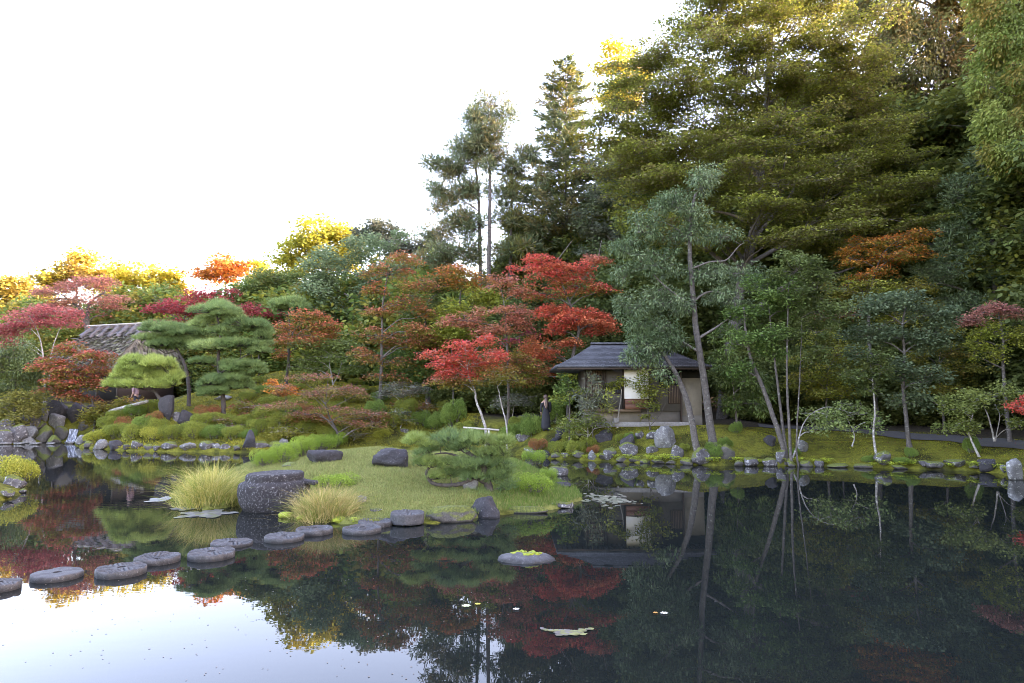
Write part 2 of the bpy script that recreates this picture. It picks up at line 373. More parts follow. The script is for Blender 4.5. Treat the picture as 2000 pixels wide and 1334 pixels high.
def tree(name, label, d, trunks, blobs, style='maple', pal=None, under=None, r0=.12, bark='bark', cat='tree', group=None, cov=1., leaf=1.,
         twigs=4, limb=1., clump=1., depth=1., limbs=(), grow=1.05):
    if style in ('far', 'tuft'): grow *= 1.15
    if d is None: d = G(*trunks[0][0][:2])[1]
    st = dict(STY[style]); st['ch'] *= clump
    mpp = d / F
    L = st['L'] * mpp * leaf
    base = GX(trunks[0][0][0], d)
    root = empty(name, base)
    tagx(root, label, cat, group)
    tb, br, lv = Tubes(), Tubes(), Leaves()
    paths = []
    for ti, tr in enumerate(trunks):
        pts = [P(t[0], t[1], d + (t[2] if len(t) > 2 else 0)) for t in tr]
        if ti == 0 or (len(tr[0]) < 4 and tr[0][1] > 800 and ti < 4 and abs(tr[0][0] - trunks[0][0][0]) < 60 and tr[0][1] >= trunks[0][0][1] - 12):
            b = GX(tr[0][0], d + (tr[0][2] if len(tr[0]) > 2 else 0)); b[2] -= .12
            if pts[0][2] > b[2] + .25: pts = [b] + pts
            else: pts[0] = b
        q = spline(pts, 7); w = np.cumsum(rng.normal(0, .006 * d / 30, q.shape), 0); w -= np.linspace(0, 1, len(q))[:, None] * w[-1]; q = q + w * np.array((1, 1, .2))
        t = np.linspace(0, 1, len(q)); r = r0 * (.62 ** ti if ti else 1) * (1 - .72 * t)
        r[0] *= 1.5; r[1] *= 1.18
        tb.tube(q, r, 9 if r0 > .15 else 7)
        paths.append((q, r))
    allp = np.concatenate([q for q, r in paths]); allr = np.concatenate([r for q, r in paths])
    for lm in limbs:
        pts = [P(t[0], t[1], d + (t[2] if len(t) > 2 else 0)) for t in lm]
        q = spline(pts, 6); i = np.argmin(np.linalg.norm(allp - q[0], axis=1)); q[0] = allp[i]
        r = np.linspace(max(allr[i] * .5, .02), .012 * d / 30, len(q)); br.tube(q, r, 6)
        allp = np.concatenate([allp, q]); allr = np.concatenate([allr, r])
    for b in blobs:
        b = (b[0] + rng.normal(0, 4), b[1] + rng.normal(0, 2.5), b[2] * grow * rng.uniform(.9, 1.15), b[3] * grow * 1.0 * rng.uniform(.85, 1.25)) + tuple(b[4:])
        dd = b[4] if len(b) > 4 and b[4] is not None else 0.
        pl = pal; un = under
        if len(b) > 5: pl = b[5]; un = b[6] if len(b) > 6 else under
        rx, ry = b[2] * mpp, b[3] * mpp; c = P(b[0], b[1], d + dd)
        # limb from the trunk
        dv = allp - c; hd = np.linalg.norm(dv[:, :2], axis=1)
        cost = hd + np.abs(dv[:, 2] + .5 * hd) * .9 + np.where(dv[:, 2] > ry, 3., 0)
        i = np.argmin(cost); s = allp[i]
        if limb > 0 and hd[i] > .01:
            e = c - np.array((0, 0, ry * .25)); m1 = s * .62 + e * .38 + np.array((0, 0, .10 * hd[i])) + rng.normal(0, .06, 3) * hd[i] * .7
            m2 = s * .3 + e * .7 + np.array((0, 0, .06 * hd[i])) + rng.normal(0, .05, 3) * hd[i] * .7
            q = spline([s, m1, m2, e], 5)
            ra = min(allr[i] * .55, .022 * hd[i] + .012) * limb + .004; br.tube(q, np.linspace(ra, .007 * d / 35, len(q)), 5)
        q, ch, rv = clumps_for(b, mpp, st)
        cc = q * np.array((rx * .92, min(rx, 3.5) * .9 * depth, ry * .92)) + c
        hub = c - np.array((0, 0, ry * .3))
        if twigs:
            A = np.repeat(hub[None], len(cc), 0); mid = (A + cc) * .5 + np.array((0, 0, -.05)) + rng.normal(0, .05, cc.shape); tr_ = .009 * d / 35
            br.segs(A, mid, tr_ * 1.5, tr_ * 1.1); br.segs(mid, cc, tr_ * 1.1, tr_ * .7)
            A2 = np.repeat(cc, twigs, 0); off = rng.normal(0, 1, A2.shape) * np.array((.6 * ch, .6 * ch, .5 * rv)); br.segs(A2, A2 + off, tr_ * .6, tr_ * .35)
        ax = allp[i]
        for k in range(len(cc)):
            out = unit((cc[k] - ax)[None, :2])[0]
            s_ = rng.uniform(.6, 1.25)
            fill_clump(lv, cc[k], ch * s_, rv * s_, st, style, L, pl, un, out, st['cov'] * cov)
    tb.build('trunk', bark, root, base); br.build('branches', 'twig' if bark != 'bark_pale' else 'bark_pale', root, base); lv.build('crown', st['mat'], root, base)
    return root
def pine(name, label, d, trunks, pads, pal, r0=.14, bark='bark_dark', nl=13., dens=1.25, wid=.065, cat='pine tree', limbs=(), base=None, fat=1.4):
    mpp = d / F; base = GX(trunks[0][0][0], d) if base is None else base
    root = empty(name, base); tagx(root, label, cat)
    tb = Tubes(); P0 = []; R0 = []
    for ti, tr in enumerate(trunks):
        pts = [P(t[0], t[1], d + (t[2] if len(t) > 2 else 0)) for t in tr]
        if ti == 0: pts[0] = base - np.array((0, 0, .1))
        q = spline(pts, 8); t = np.linspace(0, 1, len(q)); r = r0 * (.6 if ti else 1) * (1 - .65 * t)
        if ti == 0: r[0] *= 1.35
        q[1:-1] += rng.normal(0, .008 * d / 30, q[1:-1].shape); P0.append(q); R0.append(r); tb.tube(q, r, 8)
    P0 = np.concatenate(P0); R0 = np.concatenate(R0)
    tb.build('trunk', bark, root, base); br = Tubes()
    for lm in limbs:
        q = spline([P(t[0], t[1], d + (t[2] if len(t) > 2 else 0)) for t in lm], 6); i = np.argmin(np.linalg.norm(P0 - q[0], axis=1)); q[0] = P0[i]
        r = np.linspace(max(.6 * R0[i], .03), .015 * d / 30 + .004, len(q)); br.tube(q, r, 6); P0 = np.concatenate([P0, q]); R0 = np.concatenate([R0, r])
    L = nl * mpp
    for pd in pads:
        dd = pd[4] if len(pd) > 4 and pd[4] is not None else 0.
        rx, ry = pd[2] * mpp, pd[3] * mpp; c = P(pd[0], pd[1], d + dd)
        dv = P0 - c; hd = np.linalg.norm(dv[:, :2], axis=1); i = np.argmin(hd + np.abs(dv[:, 2] + .3 * hd)); s = P0[i]; e = c - np.array((0, 0, ry * .55))
        q = spline([s, s * .6 + e * .4 + rng.normal(0, .05, 3) * hd[i], s * .3 + e * .7 + rng.normal(0, .07, 3) * hd[i], e], 5)
        br.tube(q, np.linspace(min(R0[i] * .6, .03 * hd[i] + .015), .01 * d / 30, len(q)), 6)
        ry *= fat; rx *= 1.12
        n = max(20, int(dens * 2.5 * rx * rx / (L * L * .075)))
        lv = Leaves(); ns = max(3, int(rx / (ry * 1.1) * 2.2)); sc_ = in_ball(ns, .5) * np.array((rx * .72, rx * .6, ry * .22)); sr = rng.uniform(.36, .55, ns); sk = rng.integers(ns, size=n); shh = rng.uniform(.7, 1.4, ns); sc_[:, 2] += rng.normal(0, .3 * ry, ns) - (sc_[:, 0] ** 2 + sc_[:, 1] ** 2) / rx ** 2 * ry * .8
        u = rand_unit(n); u[:, 2] = np.abs(u[:, 2]) - .18; rr_ = rng.uniform(.75, 1.05, (n, 1))
        T0 = c + sc_[sk] + u * rr_ * np.stack([sr[sk] * rx, sr[sk] * rx, ry * .85 * shh[sk]], 1) * np.array((1, 1, .85)) - np.array((0, 0, ry * .3))
        br.segs(np.repeat(e[None], n // 3, 0), T0[: n // 3], .008 * d / 30, .004 * d / 30)
        m = 11
        A = np.repeat(T0, m, 0); D = rand_unit(n * m); D[:, 2] = np.abs(D[:, 2]) * .9 + .12
        D += np.repeat(unit(np.stack([u[:, 0], u[:, 1], np.full(n, .5)], 1)), m, 0) * .65
        col = np.repeat(pcol(pal, n, .6), m, 0) * rng.uniform(.8, 1.2, (n * m, 1))
        lv.tris(A, D, rand_unit(n * m), L * rng.uniform(.65, 1.1, n * m), L * wid, col)
        lv.build('foliage_pad', 'needle', root, base)
    br.build('branches', bark, root, base)
    return root
def conifer(name, label, d, px, top, bottom, rfun, pal, r0=.25, n=95, group=None, bark='bark', leaf=9., lean=0, cat='tree'):
    mpp = d / F; base = GX(px, d); root = empty(name, base); tagx(root, label, cat, group)
    tb, br, lv = Tubes(), Tubes(), Leaves()
    tip = P(px + lean, top, d); q = spline([base - np.array((0, 0, .2)), base * .5 + tip * .5, tip], 10); tb.tube(q, np.linspace(r0, .02, len(q)), 8)
    zb = P(px, bottom, d)[2]; L = leaf * mpp
    for k in range(n):
        f = (k + rng.random()) / n; z = tip[2] + (zb - tip[2]) * f ** .85
        py_ = top + (bottom - top) * f ** .85; rad = rfun(py_) * mpp * rng.uniform(.6, 1.15)
        i = np.argmin(np.abs(q[:, 2] - z)); s = np.array((q[i][0], q[i][1], z)); a = k * 2.4 + rng.normal(0, .3)
        dr = np.array((math.cos(a), math.sin(a), 0)); e = s + dr * rad + np.array((0, 0, rad * rng.uniform(-.05, .25)))
        m1 = s * .5 + e * .5 - np.array((0, 0, rad * .1)); bp = spline([s, m1, e], 5); br.tube(bp, np.linspace(.03 + rad * .008, .01, len(bp)), 4)
        m = int(24 + rad * 85 / (L * 6)); t = rng.random(m) ** .7; pos = s + (e - s) * t[:, None] - np.array((0, 0, 1.)) * (rad * .1 * np.sin(t * 3.14))[:, None]
        side = np.cross(dr, UP); sg = rng.choice([-1, 1], m)[:, None]
        pos = pos + side * sg * (rng.random((m, 1)) * rad * .28 * (1.1 - t[:, None])) + rng.normal(0, .05, (m, 3))
        D = dr * .7 + side * sg * rng.uniform(.2, .9, (m, 1)) + rng.normal(0, .25, (m, 3)) + np.array((0, 0, .12))
        lv.quads(pos, D, UP + rng.normal(0, .5, (m, 3)), L * rng.uniform(.6, 1.3, m), L * .26, pcol(pal, m))
    tb.build('trunk', bark, root, base); br.build('branches', 'twig', root, base); lv.build('crown', 'leaf', root, base); return root

def copy_tree(root, loc, rz, s, label=None, group=None):
    c = root.copy(); C.objects.link(c); c.location = loc; c.rotation_euler[2] = rz
    c.scale = (s, s, s) if not hasattr(s, '__len__') else s
    if label: c['label'] = label
    if group: c['group'] = group
    for ch in root.children:
        k = ch.copy(); C.objects.link(k); k.parent = c
        for g in ch.children:
            k2 = g.copy(); C.objects.link(k2); k2.parent = k
    return c

# ------------------------------------------------------------------ rocks
def rock_mesh(name, w, dp, h, seed, cuts=7, sub=3, rough=.09, flat=0.):
    bm = bmesh.new(); bmesh.ops.create_icosphere(bm, subdivisions=sub, radius=1.)
    r_ = random.Random(seed); pl = []
    for k in range(cuts):
        v = Vector((r_.gauss(0, 1), r_.gauss(0, 1), r_.gauss(0, .7))).normalized(); pl.append((v, r_.uniform(.45, .82)))
    if flat: pl.append((Vector((r_.uniform(-.08, .08), r_.uniform(-.08, .08), 1)).normalized(), flat))
    off = Vector((seed * 3.1, seed * 1.7, seed))
    for v in bm.verts:
        for nrm, hh in pl:
            dd = v.co.dot(nrm)
            if dd > hh: v.co -= nrm * (dd - hh) * .92
        k = 1 + rough * 1.6 * mnoise.noise(v.co * 1.7 + off) + rough * mnoise.noise(v.co * 4.1 + off) + rough * .45 * mnoise.noise(v.co * 9 + off)
        v.co *= k
    xs = [v.co.x for v in bm.verts]; ys = [v.co.y for v in bm.verts]; zs = [v.co.z for v in bm.verts]
    x0, x1, y0, y1, z0, z1 = min(xs), max(xs), min(ys), max(ys), min(zs), max(zs)
    for v in bm.verts:
        v.co = Vector(((v.co.x - x0) / (x1 - x0) - .5, (v.co.y - y0) / (y1 - y0) - .5, (v.co.z - z0) / (z1 - z0)))
        v.co = Vector((v.co.x * w, v.co.y * dp, v.co.z * h))
    me = bpy.data.meshes.new(name); bm.to_mesh(me); bm.free()
    me.polygons.foreach_set('use_smooth', np.ones(len(me.polygons), bool)); return me
_rk = [0]
def rock(label, px, py, w, h, mat='rock', name='rock', cat='rock', group=None, d=None, cuts=8, flat=0., sub=3, deep=.75, sink=.3, rz=None, onwater=False, rough=.09):
    """px,py: middle of its foot in the photo; w,h: seen width and height in photo pixels"""
    _rk[0] += 1
    g = PZ(px, py, 0.) if onwater else (G(px, py) if d is None else GX(px, d))
    mpp = g[1] / F; W_, H_ = w * mpp, h * mpp
    me = rock_mesh(name, W_, W_ * deep, H_ * (1 + sink), _rk[0] * 7 + 3, cuts, sub, rough, flat); me.materials.append(M[mat])
    o = bpy.data.objects.new(name, me); C.objects.link(o); o.location = (g[0], g[1] + W_ * deep * .35, g[2] - H_ * sink if not onwater else -H_ * sink)
    o.rotation_euler[2] = random.uniform(-.3, .3) if rz is None else rz
    return tagx(o, label, cat, group)

# ------------------------------------------------------------------ shrubs: twig frame and a shell of leaves
def shrub_proto(name, pal, w, h, n, L, mat='leaf', lob=7, under=None, wl=.55, airy=0.):
    root = empty(name, (0, 0, 0)); lv, br = Leaves(), Tubes()
    cs = [(np.array((0, 0, h * .35)), .62)]
    for k in range(lob):
        a = k * 2 * math.pi / lob + rng.normal(0, .3); q = rng.uniform(.35, .62); cs.append((np.array((math.cos(a) * w * .5 * q, math.sin(a) * w * .5 * q, h * rng.uniform(.28, .62))), rng.uniform(.3, .46)))
    m = n // len(cs)
    for c, s in cs:
        u = rand_unit(m); u[:, 2] = np.abs(u[:, 2]) * 1.0 - .95 * rng.random(m) ** 2; u = unit(u); rr = rng.uniform(.55 if airy else .8, 1.06, (m, 1))
        p = c + u * rr * np.array((w * .5 * s, w * .5 * s, h * .62 * s * 1.2)); p[:, 2] = np.where(p[:, 2] < .02 * h, rng.uniform(0, .2 * h, m), p[:, 2])
        D = u * .6 + rng.normal(0, .6, (m, 3)); col = pcol(pal, m, .6)
        if under is not None:
            t = (rng.random((m, 1)) < .25); col = np.where(t, pcol(under, m), col)
        lv.quads(p, D, u + rng.normal(0, .45, (m, 3)), L * rng.uniform(.7, 1.3, m), L * wl, col)
        k = 5; A = np.repeat(np.array((c[0] * .25, c[1] * .25, 0))[None], k, 0) ; B = c + in_ball(k) * np.array((w * .25 * s, w * .25 * s, h * .3 * s)); br.segs(A, B, .018 * w + .004, .005 * w)
    br.build('stems', 'twig', root); lv.build('foliage', mat, root); return root

# ================================================================== SETTING
def axis(lo, hi, flo, fhi, fine):
    a = [flo]; s = fine
    while a[-1] > lo: s *= 1.22; a.append(max(lo, a[-1] - s))
    b = [fhi]; s = fine
    while b[-1] < hi: s *= 1.22; b.append(min(hi, b[-1] + s))
    return np.array(a[::-1] + list(np.arange(flo + fine, fhi, fine)) + b)
gx = axis(-900, 900, -34, 27, .32); gy = axis(-500, 1500, 12, 50, .32)
XX, YY = np.meshgrid(gx, gy); ZZ = height(XX, YY)
nx, ny = len(gx), len(gy)
idx = np.arange(nx * ny).reshape(ny, nx)
quads = np.stack([idx[:-1, :-1], idx[:-1, 1:], idx[1:, 1:], idx[1:, :-1]], -1).reshape(-1, 4)
# what grows where: red = moss, green = island turf, blue = leaf litter under the trees
s_p = -sdist(POND, XX, YY); s_i = sdist(ISLE, XX, YY)
PXg = CX + F * XX / np.maximum(YY, 1.)
lit_l = sstep((YY - 47) / 8); lit_r = sstep((YY - (33.5 - .28 * (XX - 12))) / 2.5)
litter = np.where(XX > 6.5, np.where(XX > 9.3, lit_r, sstep((YY - 36) / 3)), np.where(XX > -2, sstep((YY - 37) / 4), lit_l))
turf = (s_i > 0) * 1.0
zone = np.stack([1 - litter, turf, litter, np.ones_like(turf)], -1).reshape(-1, 4)
m, nt, bs, out = newmat('ground_cover')
at = N(nt, 'ShaderNodeAttribute', attribute_name='zone'); sx = N(nt, 'ShaderNodeSeparateColor'); nt.links.new(at.outputs['Color'], sx.inputs[0])
n1 = noise_node(nt, .9, 6, .6); n2 = noise_node(nt, 9., 6, .65); n3 = noise_node(nt, 45., 3, .6)
moss = ramp(nt, n1.outputs[0], [(.3, (.035, .032, .014)), (.42, (.06, .065, .014)), (.52, (.13, .13, .02)), (.62, (.14, .14, .024)), (.72, (.07, .055, .022))])
mfine = ramp(nt, n2.outputs[0], [(.3, (.55, .55, .5)), (.7, (1.3, 1.3, 1.2))]); mossc = mixc(nt, 1., moss.outputs[0], mfine.outputs[0], 'MULTIPLY')
turfc = ramp(nt, n2.outputs[0], [(.3, (.075, .095, .022)), (.55, (.16, .17, .045)), (.75, (.24, .22, .08))])
litc = ramp(nt, n2.outputs[0], [(.3, (.022, .018, .013)), (.55, (.05, .04, .026)), (.75, (.085, .06, .035))])
c = mixc(nt, sx.outputs[2], mossc, litc.outputs[0]); c = mixc(nt, sx.outputs[1], c, turfc.outputs[0])
nt.links.new(c, bs.inputs['Base Color']); bs.inputs['Roughness'].default_value = .95; bs.inputs['Specular IOR Level'].default_value = .1
mx = mixc(nt, .5, n2.outputs[0], n3.outputs[0]); bump(nt, bs, mx, .8, .06)
M['ground'] = m
ground = meshobj('ground', np.stack([XX, YY, ZZ], -1).reshape(-1, 3), [quads], 'ground', smooth=True)
za = ground.data.attributes.new('zone', 'FLOAT_COLOR', 'POINT'); za.data.foreach_set('color', zone.astype(np.float32).ravel())
tagx(ground, kind='structure')

# water
m, nt, bs, out = newmat('pond_water')
bs.inputs['Base Color'].default_value = (.008, .0105, .010, 1); bs.inputs['Roughness'].default_value = .0; bs.inputs['IOR'].default_value = 1.333
tc = N(nt, 'ShaderNodeTexCoord'); mp = N(nt, 'ShaderNodeMapping'); mp.inputs['Scale'].default_value = (1.0, 2.2, 1)
nt.links.new(tc.outputs['Object'], mp.inputs[0])
w1 = N(nt, 'ShaderNodeTexNoise'); w1.inputs['Scale'].default_value = 2.6; w1.inputs['Detail'].default_value = 2.; nt.links.new(mp.outputs[0], w1.inputs['Vector'])
w0 = N(nt, 'ShaderNodeTexNoise'); w0.inputs['Scale'].default_value = .13; w0.inputs['Detail'].default_value = 2.; nt.links.new(tc.outputs['Object'], w0.inputs['Vector'])
# a breath of wind ruffles the open left arm of the pond
sxyz = N(nt, 'ShaderNodeSeparateXYZ'); nt.links.new(tc.outputs['Object'], sxyz.inputs[0])
mr = N(nt, 'ShaderNodeMapRange', interpolation_type='SMOOTHSTEP'); mr.inputs[1].default_value = -3.; mr.inputs[2].default_value = -8.5; nt.links.new(sxyz.outputs[0], mr.inputs[0])
wm = ramp(nt, w0.outputs[0], [(.42, (.12, .12, .12)), (.6, (1, 1, 1))])
ml = N(nt, 'ShaderNodeMath', operation='MULTIPLY'); nt.links.new(mr.outputs[0], ml.inputs[0]); nt.links.new(wm.outputs[0], ml.inputs[1])
ma = N(nt, 'ShaderNodeMath', operation='MULTIPLY_ADD'); ma.inputs[1].default_value = .05; ma.inputs[2].default_value = .012; nt.links.new(ml.outputs[0], ma.inputs[0])
b = bump(nt, bs, w1.outputs[0], .1, .02); nt.links.new(ma.outputs[0], b.inputs['Strength'])
M['water'] = m
wx, wy = np.meshgrid(np.linspace(-62, 34, 25), np.linspace(-2, 50, 14))
wi = np.arange(wx.size).reshape(wx.shape); wq = np.stack([wi[:-1, :-1], wi[:-1, 1:], wi[1:, 1:], wi[1:, :-1]], -1).reshape(-1, 4)
tagx(meshobj('water', np.stack([wx, wy, np.zeros_like(wx)], -1).reshape(-1, 3), [wq], 'water'), kind='structure')

# paths
M['path'] = plain('path_gravel', (.065, .06, .055), .95, .3, 14, .5)
def path(pairs, name='path'):
    A = np.array([G(a, b) for a, b, c_, d_ in pairs]); B = np.array([G(c_, d_) for a, b, c_, d_ in pairs])
    A = spline(A, 8); B = spline(B, 8); V = []; k = 5
    for t in np.linspace(0, 1, k):
        q = A * (1 - t) + B * t; q[:, 2] = np.maximum(height(q[:, 0], q[:, 1]) + .03, q[:, 2] * 0 + .0) + .015; V.append(q)
    n = len(A); V = np.concatenate(V); i = np.arange(k * n).reshape(k, n)
    tagx(meshobj(name, V, [np.stack([i[:-1, :-1], i[:-1, 1:], i[1:, 1:], i[1:, :-1]], -1).reshape(-1, 4)], 'path', smooth=True), kind='structure')
path([(1490,836,1480,829),(1600,842,1590,834),(1700,850,1690,841),(1800,861,1795,849),(1880,868,1875,853),(1960,876,1955,858),(2050,886,2050,866)])
path([(1012,834,1000,822),(1035,824,1020,812),(1062,816,1050,805),(1085,811,1080,802)])

# ================================================================== TEAHOUSE
M['shingle'], nt, bs, out = newmat('roof_shingle')
n1 = noise_node(nt, 2.5, 6, .6); n2 = noise_node(nt, 26, 3, .6)
r1 = ramp(nt, n1.outputs[0], [(.3, (.045, .048, .055)), (.7, (.085, .09, .102))]); r2 = ramp(nt, n2.outputs[0], [(.35, (.7, .7, .7)), (.65, (1.2, 1.2, 1.2))])
bt = N(nt, 'ShaderNodeTexBrick'); bt.inputs['Scale'].default_value = 1.; bt.inputs['Brick Width'].default_value = .22; bt.inputs['Row Height'].default_value = .075; bt.inputs['Mortar Size'].default_value = .012; bt.inputs['Bias'].default_value = -.2
bt.inputs['Color1'].default_value = (1.25, 1.25, 1.25, 1); bt.inputs['Color2'].default_value = (.6, .6, .62, 1); bt.inputs['Mortar'].default_value = (.3, .3, .32, 1)
tcb = N(nt, 'ShaderNodeTexCoord'); sb = N(nt, 'ShaderNodeSeparateXYZ'); cb = N(nt, 'ShaderNodeCombineXYZ'); axy = N(nt, 'ShaderNodeMath', operation='ADD'); nt.links.new(tcb.outputs['Object'], sb.inputs[0]); nt.links.new(sb.outputs[0], axy.inputs[0]); nt.links.new(sb.outputs[1], axy.inputs[1]); nt.links.new(axy.outputs[0], cb.inputs[0]); nt.links.new(sb.outputs[2], cb.inputs[1]); nt.links.new(cb.outputs[0], bt.inputs['Vector'])
cc_ = mixc(nt, 1., mixc(nt, 1., r1.outputs[0], r2.outputs[0], 'MULTIPLY'), bt.outputs[0], 'MULTIPLY')
nt.links.new(cc_, bs.inputs['Base Color']); bs.inputs['Roughness'].default_value = .65; bump(nt, bs, bt.outputs[1], .5, -.03)
M['plaster'] = plain('wall_plaster', (.24, .215, .17), .9, .22, 1.6, .15)
M['plaster_grey'] = plain('wall_plaster_grey', (.13, .12, .104), .9, .25, 1.6, .15)
M['white_paper'] = plain('white_paper', (.85, .84, .8), .8, .04, 5, 0)
M['wood'] = plain('wood_dark', (.05, .034, .025), .7, .35, 6, .3, (30, 30, 4))
M['wood_red'] = plain('wood_red_brown', (.17, .07, .04), .6, .3, 6, .25, (4, 30, 30))
M['wood_pale'] = plain('wood_pale', (.2, .14, .095), .7, .25, 6, .25, (30, 30, 4))
M['dark'] = plain('painted_interior_shade', (.012, .011, .01), .9, .2, 3, 0)  # near-black panels paint in the shade of the rooms behind the openings
M['glass'], nt, bs, out = newmat('window_glass'); bs.inputs['Base Color'].default_value = (.10, .11, .14, 1); bs.inputs['Roughness'].default_value = .08
M['thatch'] = plain('thatch', (.12, .106, .08), .95, .75, 3, 1., (5, 2.5, 2.5))
M['stone_slab'] = plain('stone_slab', (.25, .245, .24), .85, .25, 9, .3)
def boxV(x0, x1, y0, y1, z0, z1):
    V = np.array([(x0,y0,z0),(x1,y0,z0),(x1,y1,z0),(x0,y1,z0),(x0,y0,z1),(x1,y0,z1),(x1,y1,z1),(x0,y1,z1)], float)
    return V, np.array([(0,3,2,1),(4,5,6,7),(0,1,5,4),(1,2,6,5),(2,3,7,6),(3,0,4,7)])
def box(name, mat, parent, x0, x1, y0, y1, z0, z1, bev=.008):
    V, Fq = boxV(x0, x1, y0, y1, z0, z1)
    o = meshobj(name, V, [Fq], mat, parent)
    if bev:
        bm = bmesh.new(); bm.from_mesh(o.data); bmesh.ops.bevel(bm, geom=bm.edges[:], offset=min(bev, .3 * min(x1 - x0, y1 - y0, z1 - z0)), segments=1, affect='EDGES'); bm.to_mesh(o.data); bm.free()
    return o
def hip_roof(name, mat, parent, ex0, ex1, ey0, ey1, ze, rx0, rx1, ry, zr, n=16, conc=1.2, step=.04, thick=.12, smooth=False):
    V, Fq = [], []
    def rect(t, z):
        return [(ex0+(rx0-ex0)*t, ey0+(ry-ey0)*t, z), (ex1+(rx1-ex1)*t, ey0+(ry-ey0)*t, z), (ex1+(rx1-ex1)*t, ey1+(ry-ey1)*t, z), (ex0+(rx0-ex0)*t, ey1+(ry-ey1)*t, z)]
    rings = [rect(0, ze - thick)]
    for k in range(n):
        t0, t1 = k / n, (k + 1) / n
        z0 = ze + (zr - ze) * (t0 ** conc) + (step if k else 0) * 0; z1 = ze + (zr - ze) * (t1 ** conc)
        rings += [rect(t0 - (.004 if k else 0), z0), rect(t1, z1 - step)]
    rings.append(rect(1.0, zr))
    V = np.array(rings, float)
    # eave corners lift a touch
    for i, r_ in enumerate(V): pass
    V = V.reshape(-1, 3)
    for i in range(len(rings) - 1):
        for k in range(4):
            l = (k + 1) % 4; Fq.append((i * 4 + k, i * 4 + l, i * 4 + 4 + l, i * 4 + 4 + k))
    Fq.append((3, 2, 1, 0))
    return meshobj(name, V, [np.array(Fq)], mat, parent)
HD = 33.0; hm = HD / F
def hx(px): return (px - 1000) * hm * 1.004
def hzz(py): return P(1000, py, HD)[2]
hb = np.array((hx(1240), HD + 2, hz(hx(1240), HD)))
house = empty('teahouse', tuple(hb)); tagx(house, 'small teahouse with grey hipped shingle roof on the mossy bank', 'house')
house_parts = []
def hbox(name, mat, px0, px1, py0, py1, y0=0., y1=.06, parent=None, bev=.008):
    """box on the front wall given in photo pixels; y0,y1 metres behind the front plane"""
    o = box(name, mat, parent or house, hx(px0) - hb[0], hx(px1) - hb[0], HD + y0 - hb[1], HD + y1 - hb[1], hzz(py1) - hb[2], hzz(py0) - hb[2], bev)
    return o
hip_r = hip_roof('roof', 'shingle', house, 2.06 - hb[0], 9.35 - hb[0], 31.9 - hb[1], 38.2 - hb[1], 4.33 - hb[2], 4.15 - hb[0], 7.5 - hb[0], 35 - hb[1], P(1200, 672, 35)[2] - hb[2], 18, 1.18)
box('roof_ridge', 'shingle', hip_r, 4.05 - hb[0], 7.6 - hb[0], 34.86 - hb[1], 35.14 - hb[1], P(1200, 673, 35)[2] - hb[2], P(1200, 669, 35)[2] - hb[2])
box('eave_board', 'wood', hip_r, 2.12 - hb[0], 9.29 - hb[0], 31.96 - hb[1], 32.0 - hb[1], 4.12 - hb[2], 4.206 - hb[2], .004)
for k in range(30):
    xx = 2.3 + k * .24; box('rafter', 'wood', hip_r, xx - hb[0], xx + .05 - hb[0], 32.02 - hb[1], 33.4 - hb[1], 4.12 - hb[2], 4.2 - hb[2], 0)
# walls
zb = hzz(836) - hb[2]; zt = 4.2 - hb[2]
box('wall', 'plaster_grey', house, hx(1146) - hb[0], hx(1330) - hb[0], HD + .02 - hb[1], HD + 4.4 - hb[1], hzz(803) - hb[2], zt, 0)['label'] = 'grey plaster wall above the ledge'
box('wall', 'plaster', house, hx(1329) - hb[0], hx(1371) - hb[0], HD + .3 - hb[1], HD + 4.2 - hb[1], zb, zt - .003, 0)['label'] = 'beige plaster wall at the end behind the tree trunks'
box('base_wall', 'plaster', house, hx(1152) - hb[0], hx(1251) - hb[0], HD + .12 - hb[1], HD + 4.3 - hb[1], zb, hzz(803) - hb[2] - .002, 0)
box('base_wall', 'plaster_grey', house, hx(1251) - hb[0] + .002, hx(1328) - hb[0], HD + .1 - hb[1], HD + 4.3 - hb[1], zb, hzz(803) - hb[2] - .004, 0)
hbox('ledge', 'wood_pale', 1140, 1247, 799, 804, -.25, .3)
hbox('foundation_slab', 'stone_slab', 1165, 1345, 824, 833, -.35, .5)
hbox('stone_step', 'rock_dark', 1194, 1204, 817, 826, -.34, -.02) if False else hbox('stone_step', 'stone_slab', 1194, 1204, 816, 825, -.5, -.1)
scr = hbox('lattice_screen', 'wood_pale', 1144, 1174, 724, 799, -.02, .01)
for k in range(9): hbox('lattice_bar', 'wood', 1145.5 + k * 3.3, 1146.5 + k * 3.3, 725, 798, -.045, -.02, scr, 0)
for k in range(7): hbox('lattice_rail', 'wood', 1144, 1174, 733 + k * 10, 734.3 + k * 10, -.06, -.045, scr, 0)
for px in (1142, 1174.5, 1179.5): hbox('post', 'wood', px, px + 2.6, 719, 800, -.07, .03)
win = hbox('window', 'glass', 1198, 1212, 751, 767, -.01, .015)
for k in range(4): hbox('window_bar', 'wood', 1198 + k * 4.4, 1199 + k * 4.4, 751, 767, -.03, -.01, win, 0)
hbox('window_bar', 'wood', 1197, 1213, 758.5, 759.7, -.045, -.03, win, 0); hbox('window_sill', 'wood', 1196.5, 1213.5, 767, 769, -.05, .02, win, 0)
shj = hbox('paper_screen', 'white_paper', 1215, 1262, 721, 779, -.4, -.34)
hbox('screen_frame', 'wood', 1213.4, 1215, 720, 799, -.42, .02, shj, 0); hbox('screen_frame', 'wood', 1262, 1264, 720, 799, -.42, .02, shj, 0)
for k in range(2): hbox('board_panel', 'wood_red', 1216, 1261, 780.2 + k * 9.4, 789 + k * 9.4, -.39, -.34)
hbox('opening_dark_panel', 'dark', 1286, 1327, 719, 757, -.02, .01); hbox('opening_dark_panel', 'dark', 1329.5, 1371, 719, 738, .26, .29)
